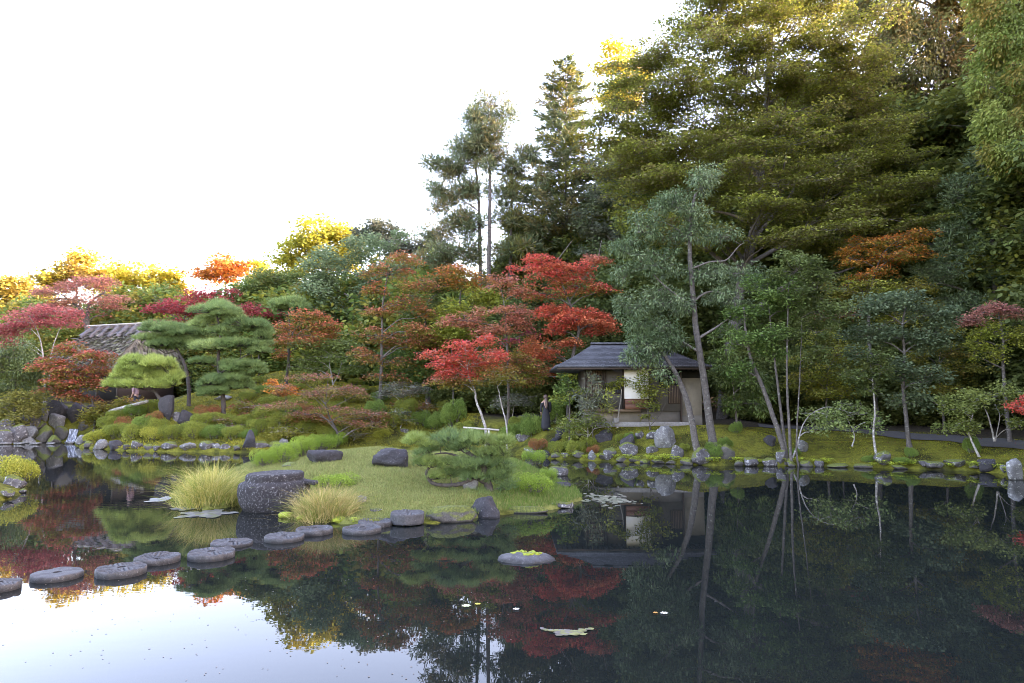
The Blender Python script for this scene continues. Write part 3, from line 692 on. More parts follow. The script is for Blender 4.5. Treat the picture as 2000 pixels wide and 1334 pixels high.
lw = hbox('lattice_window', 'wood', 1303, 1326, 752, 789, -.03, .012)
for k in range(7): hbox('lattice_bar', 'wood_pale', 1304.5 + k * 3.1, 1305.3 + k * 3.1, 754, 787, -.05, -.03, lw, 0)
hbox('wall_base', 'plaster_grey', 1329, 1370.5, 812, 834, .22, .295)
hbox('post', 'wood', 1326.5, 1329, 719, 826, -.03, .29)

# ================================================================== THATCHED HOUSE
TD = 55.0
tb0 = np.array((*P(235, 700, TD)[:2], hz(*P(235, 700, TD)[:2])))
th = empty('thatched_house', tuple(tb0), R(-20)); tagx(th, 'old house with steep thatched roof and log-weighted ridge behind the maples', 'house')
zr = P(230, 640, TD)[2] - tb0[2]; ze = P(230, 712, TD - 2.5)[2] - tb0[2]
tr = hip_roof('roof', 'thatch', th, -4.2, 3.8, -3.6, 3.6, ze, -2.9, 2.9, 0, zr, 1, 1., .0, .45)
bm = bmesh.new(); bm.from_mesh(tr.data); bmesh.ops.subdivide_edges(bm, edges=bm.edges[:], cuts=14, use_grid_fill=True)
for v in bm.verts: v.co += Vector((mnoise.noise(v.co * 1.5), mnoise.noise(v.co * 1.5 + Vector((9, 0, 0))), mnoise.noise(v.co * 2.2 + Vector((0, 9, 0))))) * .2
bm.to_mesh(tr.data); bm.free(); tr.data.polygons.foreach_set('use_smooth', np.ones(len(tr.data.polygons), bool))
M['log'] = plain('ridge_log', (.11, .1, .1), .9, .4, 5, .6)
M['bamboo'] = plain('pale_bamboo', (.4, .38, .33), .6, .15, 4, .1)
for k in range(7):
    x = -2.9 + k * .98; t = Tubes()
    q = np.array([(x, -1.25, zr - .95), (x, -.6, zr - .28), (x, -.12, zr + .14), (x, .12, zr + .14), (x, .6, zr - .28), (x, 1.25, zr - .95)])
    t.tube(spline(q, 4), .19, 8); t.build('ridge_log', 'log', tr)
    V, Fq = boxV(x + .22, x + .76, -.95, .95, zr - .06, zr + .02); V[:, 2] -= np.abs(V[:, 1]) * .62
for s in (-1, 1):
    t = Tubes(); t.tube([(-3.5, s * .35, zr + .22), (3.4, s * .35, zr + .24)], .06, 6); t.build('ridge_pole', 'bamboo', tr)
V = np.array([(-3.6, -1.0, zr - .62), (3.2, -1.0, zr - .62), (3.2, 0, zr + .1), (-3.6, 0, zr + .1), (3.2, 1.0, zr - .62), (-3.6, 1.0, zr - .62)])
meshobj('ridge_cover', V, [np.array([(0, 1, 2, 3), (3, 2, 4, 5)])], 'log', tr)
box('wall', 'wood', th, -3.4, 3.0, -2.5, 2.6, -.3, ze - .1, 0); box('opening_dark_panel', 'dark', th, -1.2, 2.8, -2.56, -2.49, .1, 2.1, 0)
for x in (-3.4, -1.3, .8, 2.9): box('post', 'wood', th, x - .08, x + .08, -2.6, -2.44, -.3, ze - .1, 0)

# shaggy bundles of the thatch, lying down the slopes
_n = 2600; lv = Leaves(); fx = rng.uniform(-1, 1, _n); ft = rng.random(_n) ** .8 * .97
side = rng.random(_n) < .72
ex = np.where(fx < 0, -4.2 + (4.2 - 2.9) * ft, 3.8 - (3.8 - 2.9) * ft)
V_f = np.stack([np.abs(fx) * ex, -3.6 * (1 - ft), ze + (zr - ze) * ft + .05], 1)                       # front slope
hs = np.where(rng.random(_n) < .6, -1., 1.); V_s = np.stack([np.where(hs < 0, -4.2 + 1.3 * ft, 3.8 - .9 * ft), fx * 3.6 * (1 - ft), ze + (zr - ze) * ft + .05], 1)                  # hip end
Pp = np.where(side[:, None], V_f, V_s); Dn = np.where(side[:, None], np.array((0, -3.6, ze - zr)), np.stack([hs * 1.1, 0 * hs, 0 * hs + ze - zr], 1))
Nn = np.where(side[:, None], np.array((0, -.7, .7)), np.stack([hs * .95, 0 * hs, 0 * hs + .3], 1))
Pp += rng.normal(0, .04, Pp.shape)
lv.quads(Pp, unit(Dn) + rng.normal(0, .22, Pp.shape) + Nn * .16, Nn + rng.normal(0, .2, Pp.shape), rng.uniform(.3, .7, _n), rng.uniform(.14, .3, _n), np.array([(.15, .135, .105), (.11, .098, .078), (.19, .175, .14), (.08, .075, .062), (.12, .125, .07)])[rng.integers(5, size=_n)] * rng.uniform(1.2, 2.0, (_n, 1)))
_t = lv.build('thatch_bundles', 'leaf', tr); _t['kind'] = 'stuff'

# ================================================================== ROCKS AND STEPPING STONES
ORD = ['first','second','third','fourth','fifth','sixth','seventh','eighth','ninth','tenth','eleventh','twelfth','thirteenth','fourteenth','fifteenth','sixteenth','seventeenth','eighteenth','nineteenth','twentieth']
def millstone(label, px, py, w, style, tilt=0., top=.15, thick=.3):
    c = PZ(px, py, top); r = w / 2 * c[1] / F / math.sqrt(1 + ((px - CX) / F) ** 2)
    rr = np.concatenate([[.165, .165, .18, .2], np.linspace(.24, .95, 19), [.975, .992, 1.0, 1.0, .985]]); nr, nt_ = len(rr), 132
    th_ = np.linspace(0, 2 * np.pi, nt_, endpoint=False); RR, TT = np.meshgrid(rr, th_, indexing='ij')
    zz = np.zeros((nr, nt_)); k = np.arange(nr)[:, None]
    if style == 'rim': zz -= .04 * sstep((.86 - RR) / .04) * (RR > .22)
    if style == 'dish': zz -= .06 * np.clip(1 - RR / .75, 0, 1) ** .7
    sect = np.floor(TT / (2 * np.pi / 8)); mid = (sect + .12) * 2 * np.pi / 8
    u = RR * np.sin(TT - mid)                       # parallel dressing grooves in eight sectors
    g = (np.abs(((u * 5.2 + .2) % 1) - .5) < .17) & (RR > .26) & (RR < .97)
    zz -= .03 * g * (style in ('groove', 'dish')) + .012 * g * (style == 'rim')
    ph = px * .013
    zz += .007 * np.sin(TT * 3 + ph) * RR + .004 * np.sin(TT * 7 + ph * 5) * RR
    chip = np.clip(np.sin(TT * 9 + ph * 7) * np.sin(TT * 4 + ph * 3) - .45, 0, 1) * sstep((RR - .9) / .1)
    zz -= chip * .025
    wob = 1 + .006 * np.sin(TT * 5 + ph * 3) + .004 * np.sin(TT * 11 + ph) - chip * .015
    drop = np.zeros(nr); drop[0] = thick + .1; drop[-5:] = [.003, .012, .035, thick * .6, thick]
    V = np.stack([RR * wob * r * np.cos(TT), RR * wob * r * np.sin(TT), zz - drop[:, None]], -1).reshape(-1, 3)
    i = np.arange(nr - 1)[:, None] * nt_; j = np.arange(nt_)[None]; k = (j + 1) % nt_
    f = np.stack([i + j, i + nt_ + j, i + nt_ + k, i + k], -1).reshape(-1, 4)
    o = meshobj('stepping_stone', V, [f], 'mill', smooth=False)
    o.data.materials.append(M['rock_dark']); mi = np.zeros(len(f), np.int32); mi[:2 * nt_] = 1; o.data.polygons.foreach_set('material_index', mi)   # darker stone on the hole wall and its lip
    o.location = c; o.rotation_euler = (random.uniform(-.012, .012), random.uniform(-.012, .012) + tilt, px * .37)
    return tagx(o, label, 'stepping stone', 'millstones laid as stepping stones across the pond')
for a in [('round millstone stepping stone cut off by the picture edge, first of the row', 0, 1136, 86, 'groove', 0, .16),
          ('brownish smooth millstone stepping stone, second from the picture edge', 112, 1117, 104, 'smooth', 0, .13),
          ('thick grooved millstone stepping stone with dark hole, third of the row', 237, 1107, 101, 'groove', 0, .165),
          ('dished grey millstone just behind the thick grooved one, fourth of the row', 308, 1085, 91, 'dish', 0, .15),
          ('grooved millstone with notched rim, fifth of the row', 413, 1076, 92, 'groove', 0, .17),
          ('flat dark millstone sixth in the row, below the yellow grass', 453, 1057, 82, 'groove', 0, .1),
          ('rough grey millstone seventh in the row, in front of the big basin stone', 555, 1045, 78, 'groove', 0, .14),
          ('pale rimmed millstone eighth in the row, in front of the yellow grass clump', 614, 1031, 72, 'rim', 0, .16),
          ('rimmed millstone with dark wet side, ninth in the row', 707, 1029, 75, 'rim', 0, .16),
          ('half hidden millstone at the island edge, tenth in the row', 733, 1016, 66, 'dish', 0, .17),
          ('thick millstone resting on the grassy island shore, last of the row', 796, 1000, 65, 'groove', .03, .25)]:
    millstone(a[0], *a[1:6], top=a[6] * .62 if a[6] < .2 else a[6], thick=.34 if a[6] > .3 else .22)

# the carved basin stone: lathe with a raised collar
def basin():
    g = PZ(515, 1003, 0.); mpp = g[1] / F; w = 140 * mpp / 2; h = 72 * mpp
    prof = [(.82, -.35), (.87, 0.0), (.95, .15), (1.0, .38), (1.0, .58), (.97, .70), (.91, .755), (.85, .785), (.82, .80), (.81, .83), (.805, .92), (.785, .97), (.74, 1.0), (.66, 1.0), (.55, .99), (.3, .985), (.02, .985)]
    n = 72; th_ = np.linspace(0, 2 * np.pi, n, endpoint=False); V = []
    for r_, z_ in spline([(a, b, 0) for a, b in prof], 3)[:, :2]:
        for t in th_:
            k = 1 + .05 * mnoise.noise(Vector((math.cos(t) * 1.3, math.sin(t) * 1.3, z_ * 1.2))) + (.03 * mnoise.noise(Vector((math.cos(t) * 4, math.sin(t) * 4, z_ * 4))) + .012 * mnoise.noise(Vector((math.cos(t) * 11, math.sin(t) * 11, z_ * 9)))) * (1 if z_ < .8 else .5)
            # flattened towards the back foot
            V.append((r_ * w * k * math.cos(t), r_ * w * .9 * k * math.sin(t), h * z_ + .02 * math.cos(t - .3) * z_))
    V = np.array(V); m_ = len(V) // n; i = np.arange(m_ - 1)[:, None] * n; j = np.arange(n)[None]; k = (j + 1) % n
    root = empty('basin_stone', (g[0], g[1] + w * .85, 0)); tagx(root, 'big dark carved round stone with raised collar at the island tip', 'carved stone')
    meshobj('body', V, [np.stack([i + j, i + k, i + n + k, i + n + j], -1).reshape(-1, 4)], 'basin', root, smooth=True)
    bx_ = box('lug', 'basin', root, w * .72, w * 1.12, -.22, .1, h * .80, h * .90, .05); bx_.rotation_euler[1] = .12
basin()
rock('low flat-topped dark rock lying in the island turf beside the hedge', 629, 904, 70, 24, 'rock_dark', cuts=6, flat=.45, deep=.8, sub=4, sink=.4)
rock('big dark purple-black boulder in the middle of the island lawn', 759, 914, 78, 37, 'rock_dark', cuts=7, flat=.75, deep=.85, sub=4, sink=.35)
rock('small pale stone in the lawn beside the yellow grass clump', 706, 985, 20, 14, 'rock_pale', cuts=8)
rock('thin flat grey stone in the grass behind the shore millstones', 733, 1000, 26, 5, 'rock', cuts=5, flat=.4)
rock('dark gnarled rock at the waterline under the island pine', 948, 1012, 64, 38, 'rock_dark', cuts=9, sub=4, deep=.8, onwater=True, rough=.13)
rock('long low mossy brown rock at the waterline left of the pine foot rock', 880, 1021, 100, 30, 'rock_moss', cuts=6, flat=.7, sub=4, deep=.5, onwater=True)
rock('low wet edging stone on the island shore, right of the dark gnarled rock', 1030, 1003, 80, 12, 'rock_moss', cuts=6, flat=.6, deep=.35, onwater=True, rz=.05)
rock('flat pale stone at the eastern tip of the island shore', 1098, 993, 46, 11, 'rock', cuts=6, flat=.5, deep=.5, onwater=True)
rock('pale grey stone supporting the island pine trunk', 918, 957, 32, 24, 'rock_pale', cuts=9)
rock('dark stone at the back edge of the island beside the far channel', 1090, 930, 40, 18, 'rock', cuts=6, flat=.6)
rock('flat grey stone half buried at the island end among grass', 1100, 952, 34, 9, 'rock_dark', cuts=5, flat=.5)
rock('little grey stones patch at the foot of the hedge', 563, 912, 30, 9, 'rock', cuts=8)
# moss islet
g = PZ(1025, 1092, 0.); islet = empty('mossy_islet', (g[0], g[1], 0)); tagx(islet, 'low pebbly islet topped with bright green moss in open water', 'islet')
mpp = g[1] / F; w = 66 * mpp
me = rock_mesh('mound', w * 2, w * 1.35, .42, 91, 3, 4, .09); me.materials.append(M['mill']); o = bpy.data.objects.new('mound', me); C.objects.link(o); o.parent = islet; o.location = (0, 0, -.31)
M['moss_bright'] = plain('bright_moss', (.2, .24, .02), .95, .4, 14, .8)
for k, (ox, oy, s) in enumerate([(-.36, .05, .2), (-.2, .2, .15), (.1, -.12, .26), (.3, -.02, .2), (.2, .2, .22), (.44, .08, .13), (0, .05, .14), (-.1, .3, .12)]):
    me = rock_mesh('moss_cushion', w * s * 1.35, w * s * 1.1, .09, 120 + k, 2, 3, .28); me.materials.append(M['moss_bright']); o = bpy.data.objects.new('moss_cushion', me); C.objects.link(o); o.parent = islet
    o.location = (ox * w, oy * w, .045 - .05 * (abs(ox) + abs(oy)))

# left picture edge: a scrap of near bank
rock('pale purple-grey stone on the near bank at the picture edge', 22, 950, 42, 22, 'rock', cuts=8); rock('dark low stone in the grass at the near bank, cut by the picture edge', 8, 970, 28, 14, 'rock', cuts=7)
rock('small wet stone at the corner of the near bank', 42, 963, 18, 8, 'rock', cuts=7, onwater=True)
# rocks beside the waterfall
for lab, px, py, w, h, mt in [('big grey boulder above the stone pile left of the waterfall', 50, 838, 36, 32, 'rock'), ('upright pale standing stone above the waterfall', 83, 822, 16, 26, 'rock_pale'),
    ('pale overhanging rock beside the waterfall lip', 106, 838, 32, 28, 'rock_pale'), ('broad grey rock at the waterline, left end of the stone pile', 4, 866, 30, 26, 'rock'), ('cracked brown-grey rock in the middle of the stone pile', 28, 862, 34, 34, 'rock'),
    ('pale slanted rock in the stone pile above the waterline', 52, 858, 30, 26, 'rock_pale'), ('dark brown rock in the stone pile next to the fall', 80, 860, 30, 30, 'rock_moss'), ('pale rock at the waterline below the slanted one', 50, 866, 26, 12, 'rock_pale'),
    ('mossy dark rock touching the waterfall', 115, 858, 24, 26, 'rock_moss'), ('small pale rock right at the foot of the waterfall', 154, 868, 20, 18, 'rock_pale'), ('mossy boulder right of the waterfall lip', 163, 842, 30, 34, 'rock_moss'),
    ('grey boulder high in the stone pile at the picture edge', 8, 842, 30, 24, 'rock'), ('mossy rock between pile and standing stone', 70, 842, 26, 18, 'rock_moss'), ('dark stone low beside the waterfall pool', 100, 866, 24, 16, 'rock_moss')]:
    rock(lab, px, py, w, h, mt, cuts=10)
for k, (px, w) in enumerate([(5, 26), (36, 26), (66, 24), (98, 16), (133, 22)]):
    rock('flat stepping slab in the pool before the waterfall, %s from the picture edge' % ORD[k], px, 868.5 - (k == 4) * 1.5, w, 4, 'rock_pale', name='stone_slab', cuts=4, flat=.3, onwater=True, deep=.5, group='slabs before the waterfall')
# dark grotto wall behind the fall
for k, (px, py, w, h) in enumerate([(105, 826, 46, 38), (142, 826, 44, 40), (175, 822, 36, 30)]):
    rock('dark wet cliff rock of the grotto over the waterfall, %s from the picture edge' % ORD[k], px, py, w, h, 'rock_dark', cuts=9, d=46.2 + .2 * k, deep=.6, sub=4)
# left bank waterline stones
row = [(170, 874, 16, 12, 'rock_moss'), (193, 878, 27, 20, 'rock_pale'), (223, 878, 30, 18, 'rock_dark'), (245, 880, 16, 10, 'rock_moss'), (263, 878, 20, 15, 'rock'), (287, 881, 20, 12, 'rock_moss'), (303, 881, 16, 10, 'rock'),
       (327, 879, 32, 14, 'rock'), (363, 878, 32, 13, 'rock_pale'), (399, 878, 28, 16, 'rock'), (420, 876, 16, 10, 'rock_pale'), (438, 877, 22, 11, 'rock'), (462, 879, 18, 9, 'rock_moss'), (508, 876, 26, 14, 'rock'), (532, 875, 24, 13, 'rock_moss'), (551, 873, 20, 16, 'rock_pale'), (578, 873, 20, 10, 'rock')]
for k, (px, py, w, h, mt) in enumerate(row):
    rock('edging stone of the clipped-azalea bank, %s in the row right of the waterfall' % ORD[k], px, py, w, h, mt, name='edging_stone', cuts=9, group='edging stones along the azalea bank', d=None, sub=2 if w < 18 else 3)
rock('upright dark pointed rock at the end of the azalea bank', 485, 876, 28, 36, 'rock_dark', cuts=9)
rock('tall dark blue-black boulder under the low pine', 321, 842, 36, 46, 'rock_dark', cuts=8, d=39.6); rock('dark rounded boulder right of the tall one on the azalea slope', 358, 832, 28, 30, 'rock_dark', cuts=7)
rock('pale small rock between the two dark boulders', 342, 822, 16, 20, 'rock', cuts=8); rock('grey flat rock behind the cloud pine trunk', 432, 782, 36, 10, 'rock_pale', cuts=7)
row = [(700, 868, 20, 12, 'rock'), (716, 868, 24, 13, 'rock'), (746, 868, 16, 12, 'rock'), (763, 869, 18, 10, 'rock_pale'), (768, 866, 18, 24, 'rock'), (790, 869, 20, 10, 'rock'), (812, 868, 16, 8, 'rock_moss')]
for k, (px, py, w, h, mt) in enumerate(row):
    rock('shore stone seen over the island crest, %s right of the hedge' % ORD[k], px, py, w, h, mt, name='edging_stone', cuts=9, group='shore stones beyond the island', d=40.2 - k * .12)
# teahouse bank
for lab, px, py, w, h, mt in [('large pale rounded boulder on the moss before the teahouse', 1302, 876, 46, 42, 'rock_pale'), ('dark craggy upright rock left of the pale boulder', 1227, 880, 28, 32, 'rock_dark'), ('grey block under the dark craggy rock', 1229, 890, 36, 26, 'rock'),
    ('dark broad rock with pale face below the little white-stemmed tree', 1180, 862, 38, 22, 'rock_dark'), ('dark pointed rock at the upper end of the teahouse slope', 1097, 858, 26, 20, 'rock_dark'), ('flat dark stone below the pointed rock', 1083, 866, 22, 11, 'rock_dark'),
    ('grey stone above the craggy rock', 1250, 858, 22, 16, 'rock'), ('grey stone touching the pale boulder', 1275, 860, 24, 18, 'rock'), ('small grey rock at the foot of the pale boulder', 1275, 886, 24, 16, 'rock'),
    ('slanted purple-grey rock right of the pale boulder', 1324, 896, 28, 26, 'rock'), ('grey rock at the foot of the oak trunks', 1372, 902, 46, 26, 'rock'), ('mossy tall rock right of the oak trunks', 1425, 900, 34, 32, 'rock_moss'),
    ('dark low boulder by the winding path', 1022, 862, 30, 15, 'rock')]:
    rock(lab, px, py, w, h, mt, cuts=3 if 'pale rounded' in lab else 10, sub=4 if w > 36 else 3)
row = [(1033, 889, 20, 12, 'rock'), (1048, 892, 20, 11, 'rock'), (1068, 894, 18, 14, 'rock_dark'), (1086, 896, 20, 10, 'rock_moss'), (1105, 897, 18, 9, 'rock'), (1130, 898, 24, 12, 'rock_moss'), (1157, 898, 18, 18, 'rock_pale'), (1180, 900, 20, 10, 'rock_moss'), (1192, 900, 26, 20, 'rock'), (1215, 903, 24, 10, 'rock_moss'),
       (1240, 904, 22, 9, 'rock_moss'), (1262, 905, 22, 9, 'rock_moss'), (1288, 906, 26, 9, 'rock_moss'), (1312, 907, 24, 9, 'rock_moss'), (1345, 909, 30, 12, 'rock_moss')]
for k, (px, py, w, h, mt) in enumerate(row):
    rock('waterline stone below the teahouse, %s in the row from the channel' % ORD[k], px, py, w, h, mt, name='edging_stone', cuts=10, group='waterline stones below the teahouse')
row = [(1445, 911, 18, 12, 'rock_moss'), (1469, 911, 29, 17, 'rock'), (1505, 911, 32, 16, 'rock'), (1548, 912, 18, 12, 'rock_moss'), (1578, 912, 26, 12, 'rock_moss'), (1602, 912, 18, 14, 'rock'), (1640, 914, 40, 8, 'rock_moss'), (1690, 915, 34, 8, 'rock_moss'), (1760, 917, 30, 8, 'rock_moss'), (1806, 911, 16, 10, 'rock'), (1834, 918, 40, 12, 'rock'), (1877, 919, 40, 13, 'rock'), (1908, 921, 20, 8, 'rock_moss'), (1934, 922, 32, 20, 'rock_dark'), (1964, 922, 14, 14, 'rock')]
for k, (px, py, w, h, mt) in enumerate(row):
    rock('waterline stone of the long moss bank, %s in the row right of the oak trunks' % ORD[k], px, py, w, h, mt, name='edging_stone', cuts=8, group='waterline stones of the moss bank', flat=.7)
rock('dark squat stone at the foot of the leaning stems', 1506, 872, 24, 22, 'rock_dark', cuts=8); rock('round grey stone right of the leaning stems', 1571, 884, 22, 24, 'rock_pale', cuts=7)
rock('upright post-like rock at the waterline under the leaning stems', 1528, 905, 20, 26, 'rock', cuts=8); rock('pitted pale rock standing on the moss shore under the slender stem', 1727, 907, 30, 26, 'rock', cuts=11, rough=.16)
rock('pale lichen-covered boulder at the water, cut by the right picture edge', 1988, 938, 30, 42, 'rock_pale', cuts=9, onwater=True)

# waterfall
m, nt, bs, out = newmat('falling_water'); n1 = noise_node(nt, 1., 4, .6)
mp = N(nt, 'ShaderNodeMapping'); mp.inputs['Scale'].default_value = (26, 26, .7); tc = N(nt, 'ShaderNodeTexCoord'); nt.links.new(tc.outputs['Object'], mp.inputs[0]); nt.links.new(mp.outputs[0], n1.inputs['Vector'])
r_ = ramp(nt, n1.outputs[0], [(.45, (.03, .033, .045)), (.7, (.45, .48, .55))]); nt.links.new(r_.outputs[0], bs.inputs['Base Color']); bs.inputs['Roughness'].default_value = .2; M['fall'] = m
g = PZ(138, 866, 0); q = []
for i, t in enumerate(np.linspace(0, 1, 9)):
    for j, u in enumerate(np.linspace(-1, 1, 11)):
        q.append((u * .27 * (1 + .15 * t), -.28 * t ** 1.6 + .04 * math.sin(u * 9 + i) , 0.9 * (1 - t ** 1.3)))
i = np.arange(99).reshape(9, 11); o = meshobj('waterfall', np.array(q), [np.stack([i[:-1, :-1], i[1:, :-1], i[1:, 1:], i[:-1, 1:]], -1).reshape(-1, 4)], 'fall', smooth=True)
md = o.modifiers.new('thick', 'SOLIDIFY'); md.thickness = .06; o.location = (g[0], g[1] + .25, 0); tagx(o, 'narrow white waterfall dropping into the pond between mossy rocks', 'waterfall')

# ================================================================== PALETTES (colours of the leaves themselves)
S = srgb
RED = [S(216,92,80,.95), S(206,80,76,.95), S(220,116,88,.95), S(196,90,70,.95)]
CORAL = [S(226,114,88,1.), S(220,100,84,1.), S(228,136,92,1.), S(212,110,80,1.)]
ORANGERED = [S(206,122,80,.9), S(198,108,76,.9), S(212,138,86,.9), S(170,124,64,.9)]
SALMON = [S(196,120,102,.9), S(184,110,94,.9), S(200,132,104,.9), S(170,122,76,.9)]
RUST = [S(176,104,80,.95), S(166,96,74,.95), S(186,116,86,.95), S(150,106,66,.95)]
CRIMSON = [S(170,78,78,.9), S(158,70,70,.9), S(180,90,82,.9)]
DUSTY = [S(178,116,104), S(166,102,96), S(186,132,112), S(150,112,84)]
ORANGE = [S(210,130,56), S(200,112,54), S(214,150,62), S(188,118,60)]
OLIVE = [S(126,126,48), S(112,116,44), S(140,134,56), S(128,108,48)]
YGREEN = [S(148,154,58), S(132,144,54), S(160,162,72)]
GREEN = [S(100,126,62), S(88,116,56), S(114,138,70), S(80,104,52)]
DGREEN = [S(92,108,58), S(82,98,54), S(104,120,66), S(98,106,52)]
BLUEGR = [S(104,124,86), S(92,114,76), S(120,138,98), S(86,106,68)]
GREYGR = [S(112,120,100), S(98,108,90), S(124,128,106), S(90,96,78)]
BIGG = [S(146,154,58,.92), S(134,144,54,.92), S(160,164,72,.92), S(120,132,50,.92)]
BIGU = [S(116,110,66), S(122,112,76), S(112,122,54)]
GOLD = [S(212,194,66,.85), S(198,184,60,.85), S(218,204,86,.85), S(176,170,64,.85)]
GOLDO = [S(196,160,76,.8), S(180,152,70,.8), S(190,168,90,.8), S(150,140,68,.8)]
FIRG = [S(108,124,88), S(96,114,80), S(122,134,96), S(132,118,74)]
CEDARP = [S(112,110,62), S(124,112,66), S(98,104,58), S(136,104,62), S(88,96,54)]
PINEG = [S(128,150,90), S(116,142,84), S(144,162,96), S(100,126,76)]
PINEY = [S(150,168,86), S(136,158,80), S(164,178,94)]
PINEB = [S(116,142,88,.85), S(102,130,82,.85), S(132,156,92,.85), S(142,160,82,.85)]
SEA = [S(100,118,80), S(90,110,74), S(112,130,88)]

# ================================================================== TREES ON THE TEAHOUSE BANK
tree('evergreen_oak', 'tall blue-green evergreen oak with lichen-spotted grey trunk beside the teahouse', 29.2,
     [[(1392,868),(1384,820),(1374,740),(1360,650),(1353,570),(1346,490),(1350,420),(1358,380)]],
     [(1380,362,58,28),(1310,392,52,34),(1345,420,50,30),(1252,440,52,32),(1216,482,38,26),(1330,462,62,30),(1408,455,48,24),(1272,512,54,32),(1214,540,32,24),(1370,525,58,24),(1440,530,56,20),(1500,548,42,16),
      (1420,572,62,22),(1300,585,52,30),(1238,590,36,34),(1345,600,40,20),(1462,600,44,20),(1260,630,36,22)], 'oak', BLUEGR, r0=.2, bark='bark',
     limbs=[[(1352,525),(1385,512),(1418,508),(1440,484),(1452,474)], [(1352,590),(1385,570),(1430,574),(1470,570)], [(1350,470),(1310,440),(1280,430)], [(1356,600),(1300,560),(1262,520)]], cov=.75, grow=.94)
tree('evergreen_oak', 'leaning evergreen oak whose crown hangs over the teahouse roof', 28.9,
     [[(1362,880),(1352,830),(1340,780),(1322,735),(1306,708),(1292,690),(1270,676)]],
     [(1240,680,40,22),(1285,664,42,26),(1322,672,26,20),(1224,698,22,14),(1266,700,26,11),(1285,728,24,9),(1295,640,30,18)], 'oak', BLUEGR, r0=.17, bark='bark')
stump = rock('knobbly barky burl at the foot of the leaning oak', 1352, 874, 26, 40, 'bark_dark', name='burl', cat='burl', cuts=4, rough=.16) if False else None
tree('spreading_tree', 'huge spreading tree with flat olive-green sprays filling the upper right sky', 40.,
     [[(1412,815),(1420,740),(1432,640),(1446,560),(1466,480),(1480,400),(1488,320),(1496,240),(1500,160),(1506,70),(1510,-20)]],
     [], 'big', BIGG, BIGU, r0=.42) if False else None
# crown plates of the great tree, laid out over its outline
plates = []
rs = np.random.default_rng(5)
def in_big(x, y):
    left = np.interp(y, [-120, 0, 70, 200, 330, 430, 480], [1420, 1380, 1310, 1190, 1180, 1230, 1400]); right = np.interp(y, [-120, 0, 150, 350, 440, 480], [1640, 1680, 1740, 1790, 1810, 1760])
    return left < x < right
for yy in np.arange(-90, 480, 27):
    for xx in np.arange(1180, 1830, 52):
        x, y = xx + rs.uniform(-28, 28) + (30 if int(yy / 27) % 2 else 0), yy + rs.uniform(-7, 7) + .06 * abs(xx - 1480) - 8
        if not in_big(x, y): continue
        hole = ((x - 1470) / 95) ** 2 + ((y - 395) / 75) ** 2
        if hole < 1 and rs.random() < .72: continue
        rad = abs(x - 1480) / 330
        plates.append((x, y, rs.uniform(40, 72), rs.uniform(7, 11), rs.uniform(-4.5, 3.5) * (1.1 - .6 * rad)))
tree('spreading_tree', 'huge spreading tree with flat olive-green sprays filling the upper right sky', 40.,
     [[(1412,815),(1420,740),(1432,640),(1446,560),(1466,480),(1480,400),(1488,320),(1496,240),(1500,160),(1506,70),(1510,-20)]],
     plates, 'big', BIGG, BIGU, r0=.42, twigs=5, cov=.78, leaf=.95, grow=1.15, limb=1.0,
     limbs=[[(1478,420),(1530,370),(1580,345),(1650,320),(1700,300)], [(1470,470),(1510,420),(1545,380),(1560,330),(1580,300)], [(1476,440),(1510,400),(1530,330),(1535,300)], [(1484,340),(1440,310),(1400,320),(1350,330)], [(1484,350),(1430,290),(1380,240),(1330,200)],
            [(1494,220),(1540,160),(1600,110),(1660,80)], [(1492,260),(1550,220),(1620,200),(1700,190)], [(1498,190),(1450,140),(1400,100)], [(1456,520),(1540,470),(1600,420),(1620,370)], [(1474,440),(1430,420),(1380,410),(1330,405)], [(1488,310),(1460,270),(1400,180),(1370,130)]])
plates2 = []
for yy in np.arange(-90, 520, 34):
    for xx in np.arange(1690, 1960, 44):
        x, y = xx + rs.uniform(-22, 22), yy + rs.uniform(-16, 16)
        if ((x - 1880) / 34) ** 2 + ((y - 350) / 60) ** 2 < 1: continue
        if x < 1740 and y > 120 and rs.random() < .5: continue
        plates2.append((x, y, rs.uniform(24, 36), rs.uniform(20, 30), rs.uniform(-2.5, 3)))
tree('cedar', 'tall cedar with straight reddish trunk and drooping brown-green foliage behind the great tree', 47., [[(1874,812),(1868,640),(1858,480),(1850,320),(1842,160),(1836,0),(1832,-90)]], plates2, 'cedar', CEDARP, r0=.42, bark='bark_red', cov=.8, twigs=2, limb=.8)
tree('cypress', 'bright green drooping tree at the upper right picture edge', 33., [[(2110,850),(2090,500),(2070,200),(2060,0)]],
     [(1950,30,40,36),(1990,70,42,40),(1940,100,40,32),(1985,150,40,36),(1935,165,34,24),(1945,240,38,28),(1990,240,34,30),(1970,300,36,24),(2040,60,60,60),(2040,200,60,70),(1990,-10,50,40),(1930,-10,34,36)], 'cedar', [S(128,144,66), S(112,132,60), S(142,152,78), S(150,128,62)], r0=.3, cov=.9, leaf=.8, limb=.9)
tree('bluish_tree', 'grey-green feathery tree along the right picture edge above the path', 37., [[(1952,850),(1948,700),(1942,560),(1936,430),(1930,330)]],
     [(1930,310,52,34),(1880,372,42,34),(1965,360,46,36),(1900,440,58,36),(1970,450,46,46),(1850,470,36,28),(1885,510,58,38),(1960,540,56,42),(1835,545,42,32),(1905,590,58,34),(1985,600,40,40),(1850,610,36,24),(2040,420,60,80),(2040,560,60,80)], 'fine', SEA, r0=.2, cov=1.0, twigs=5)
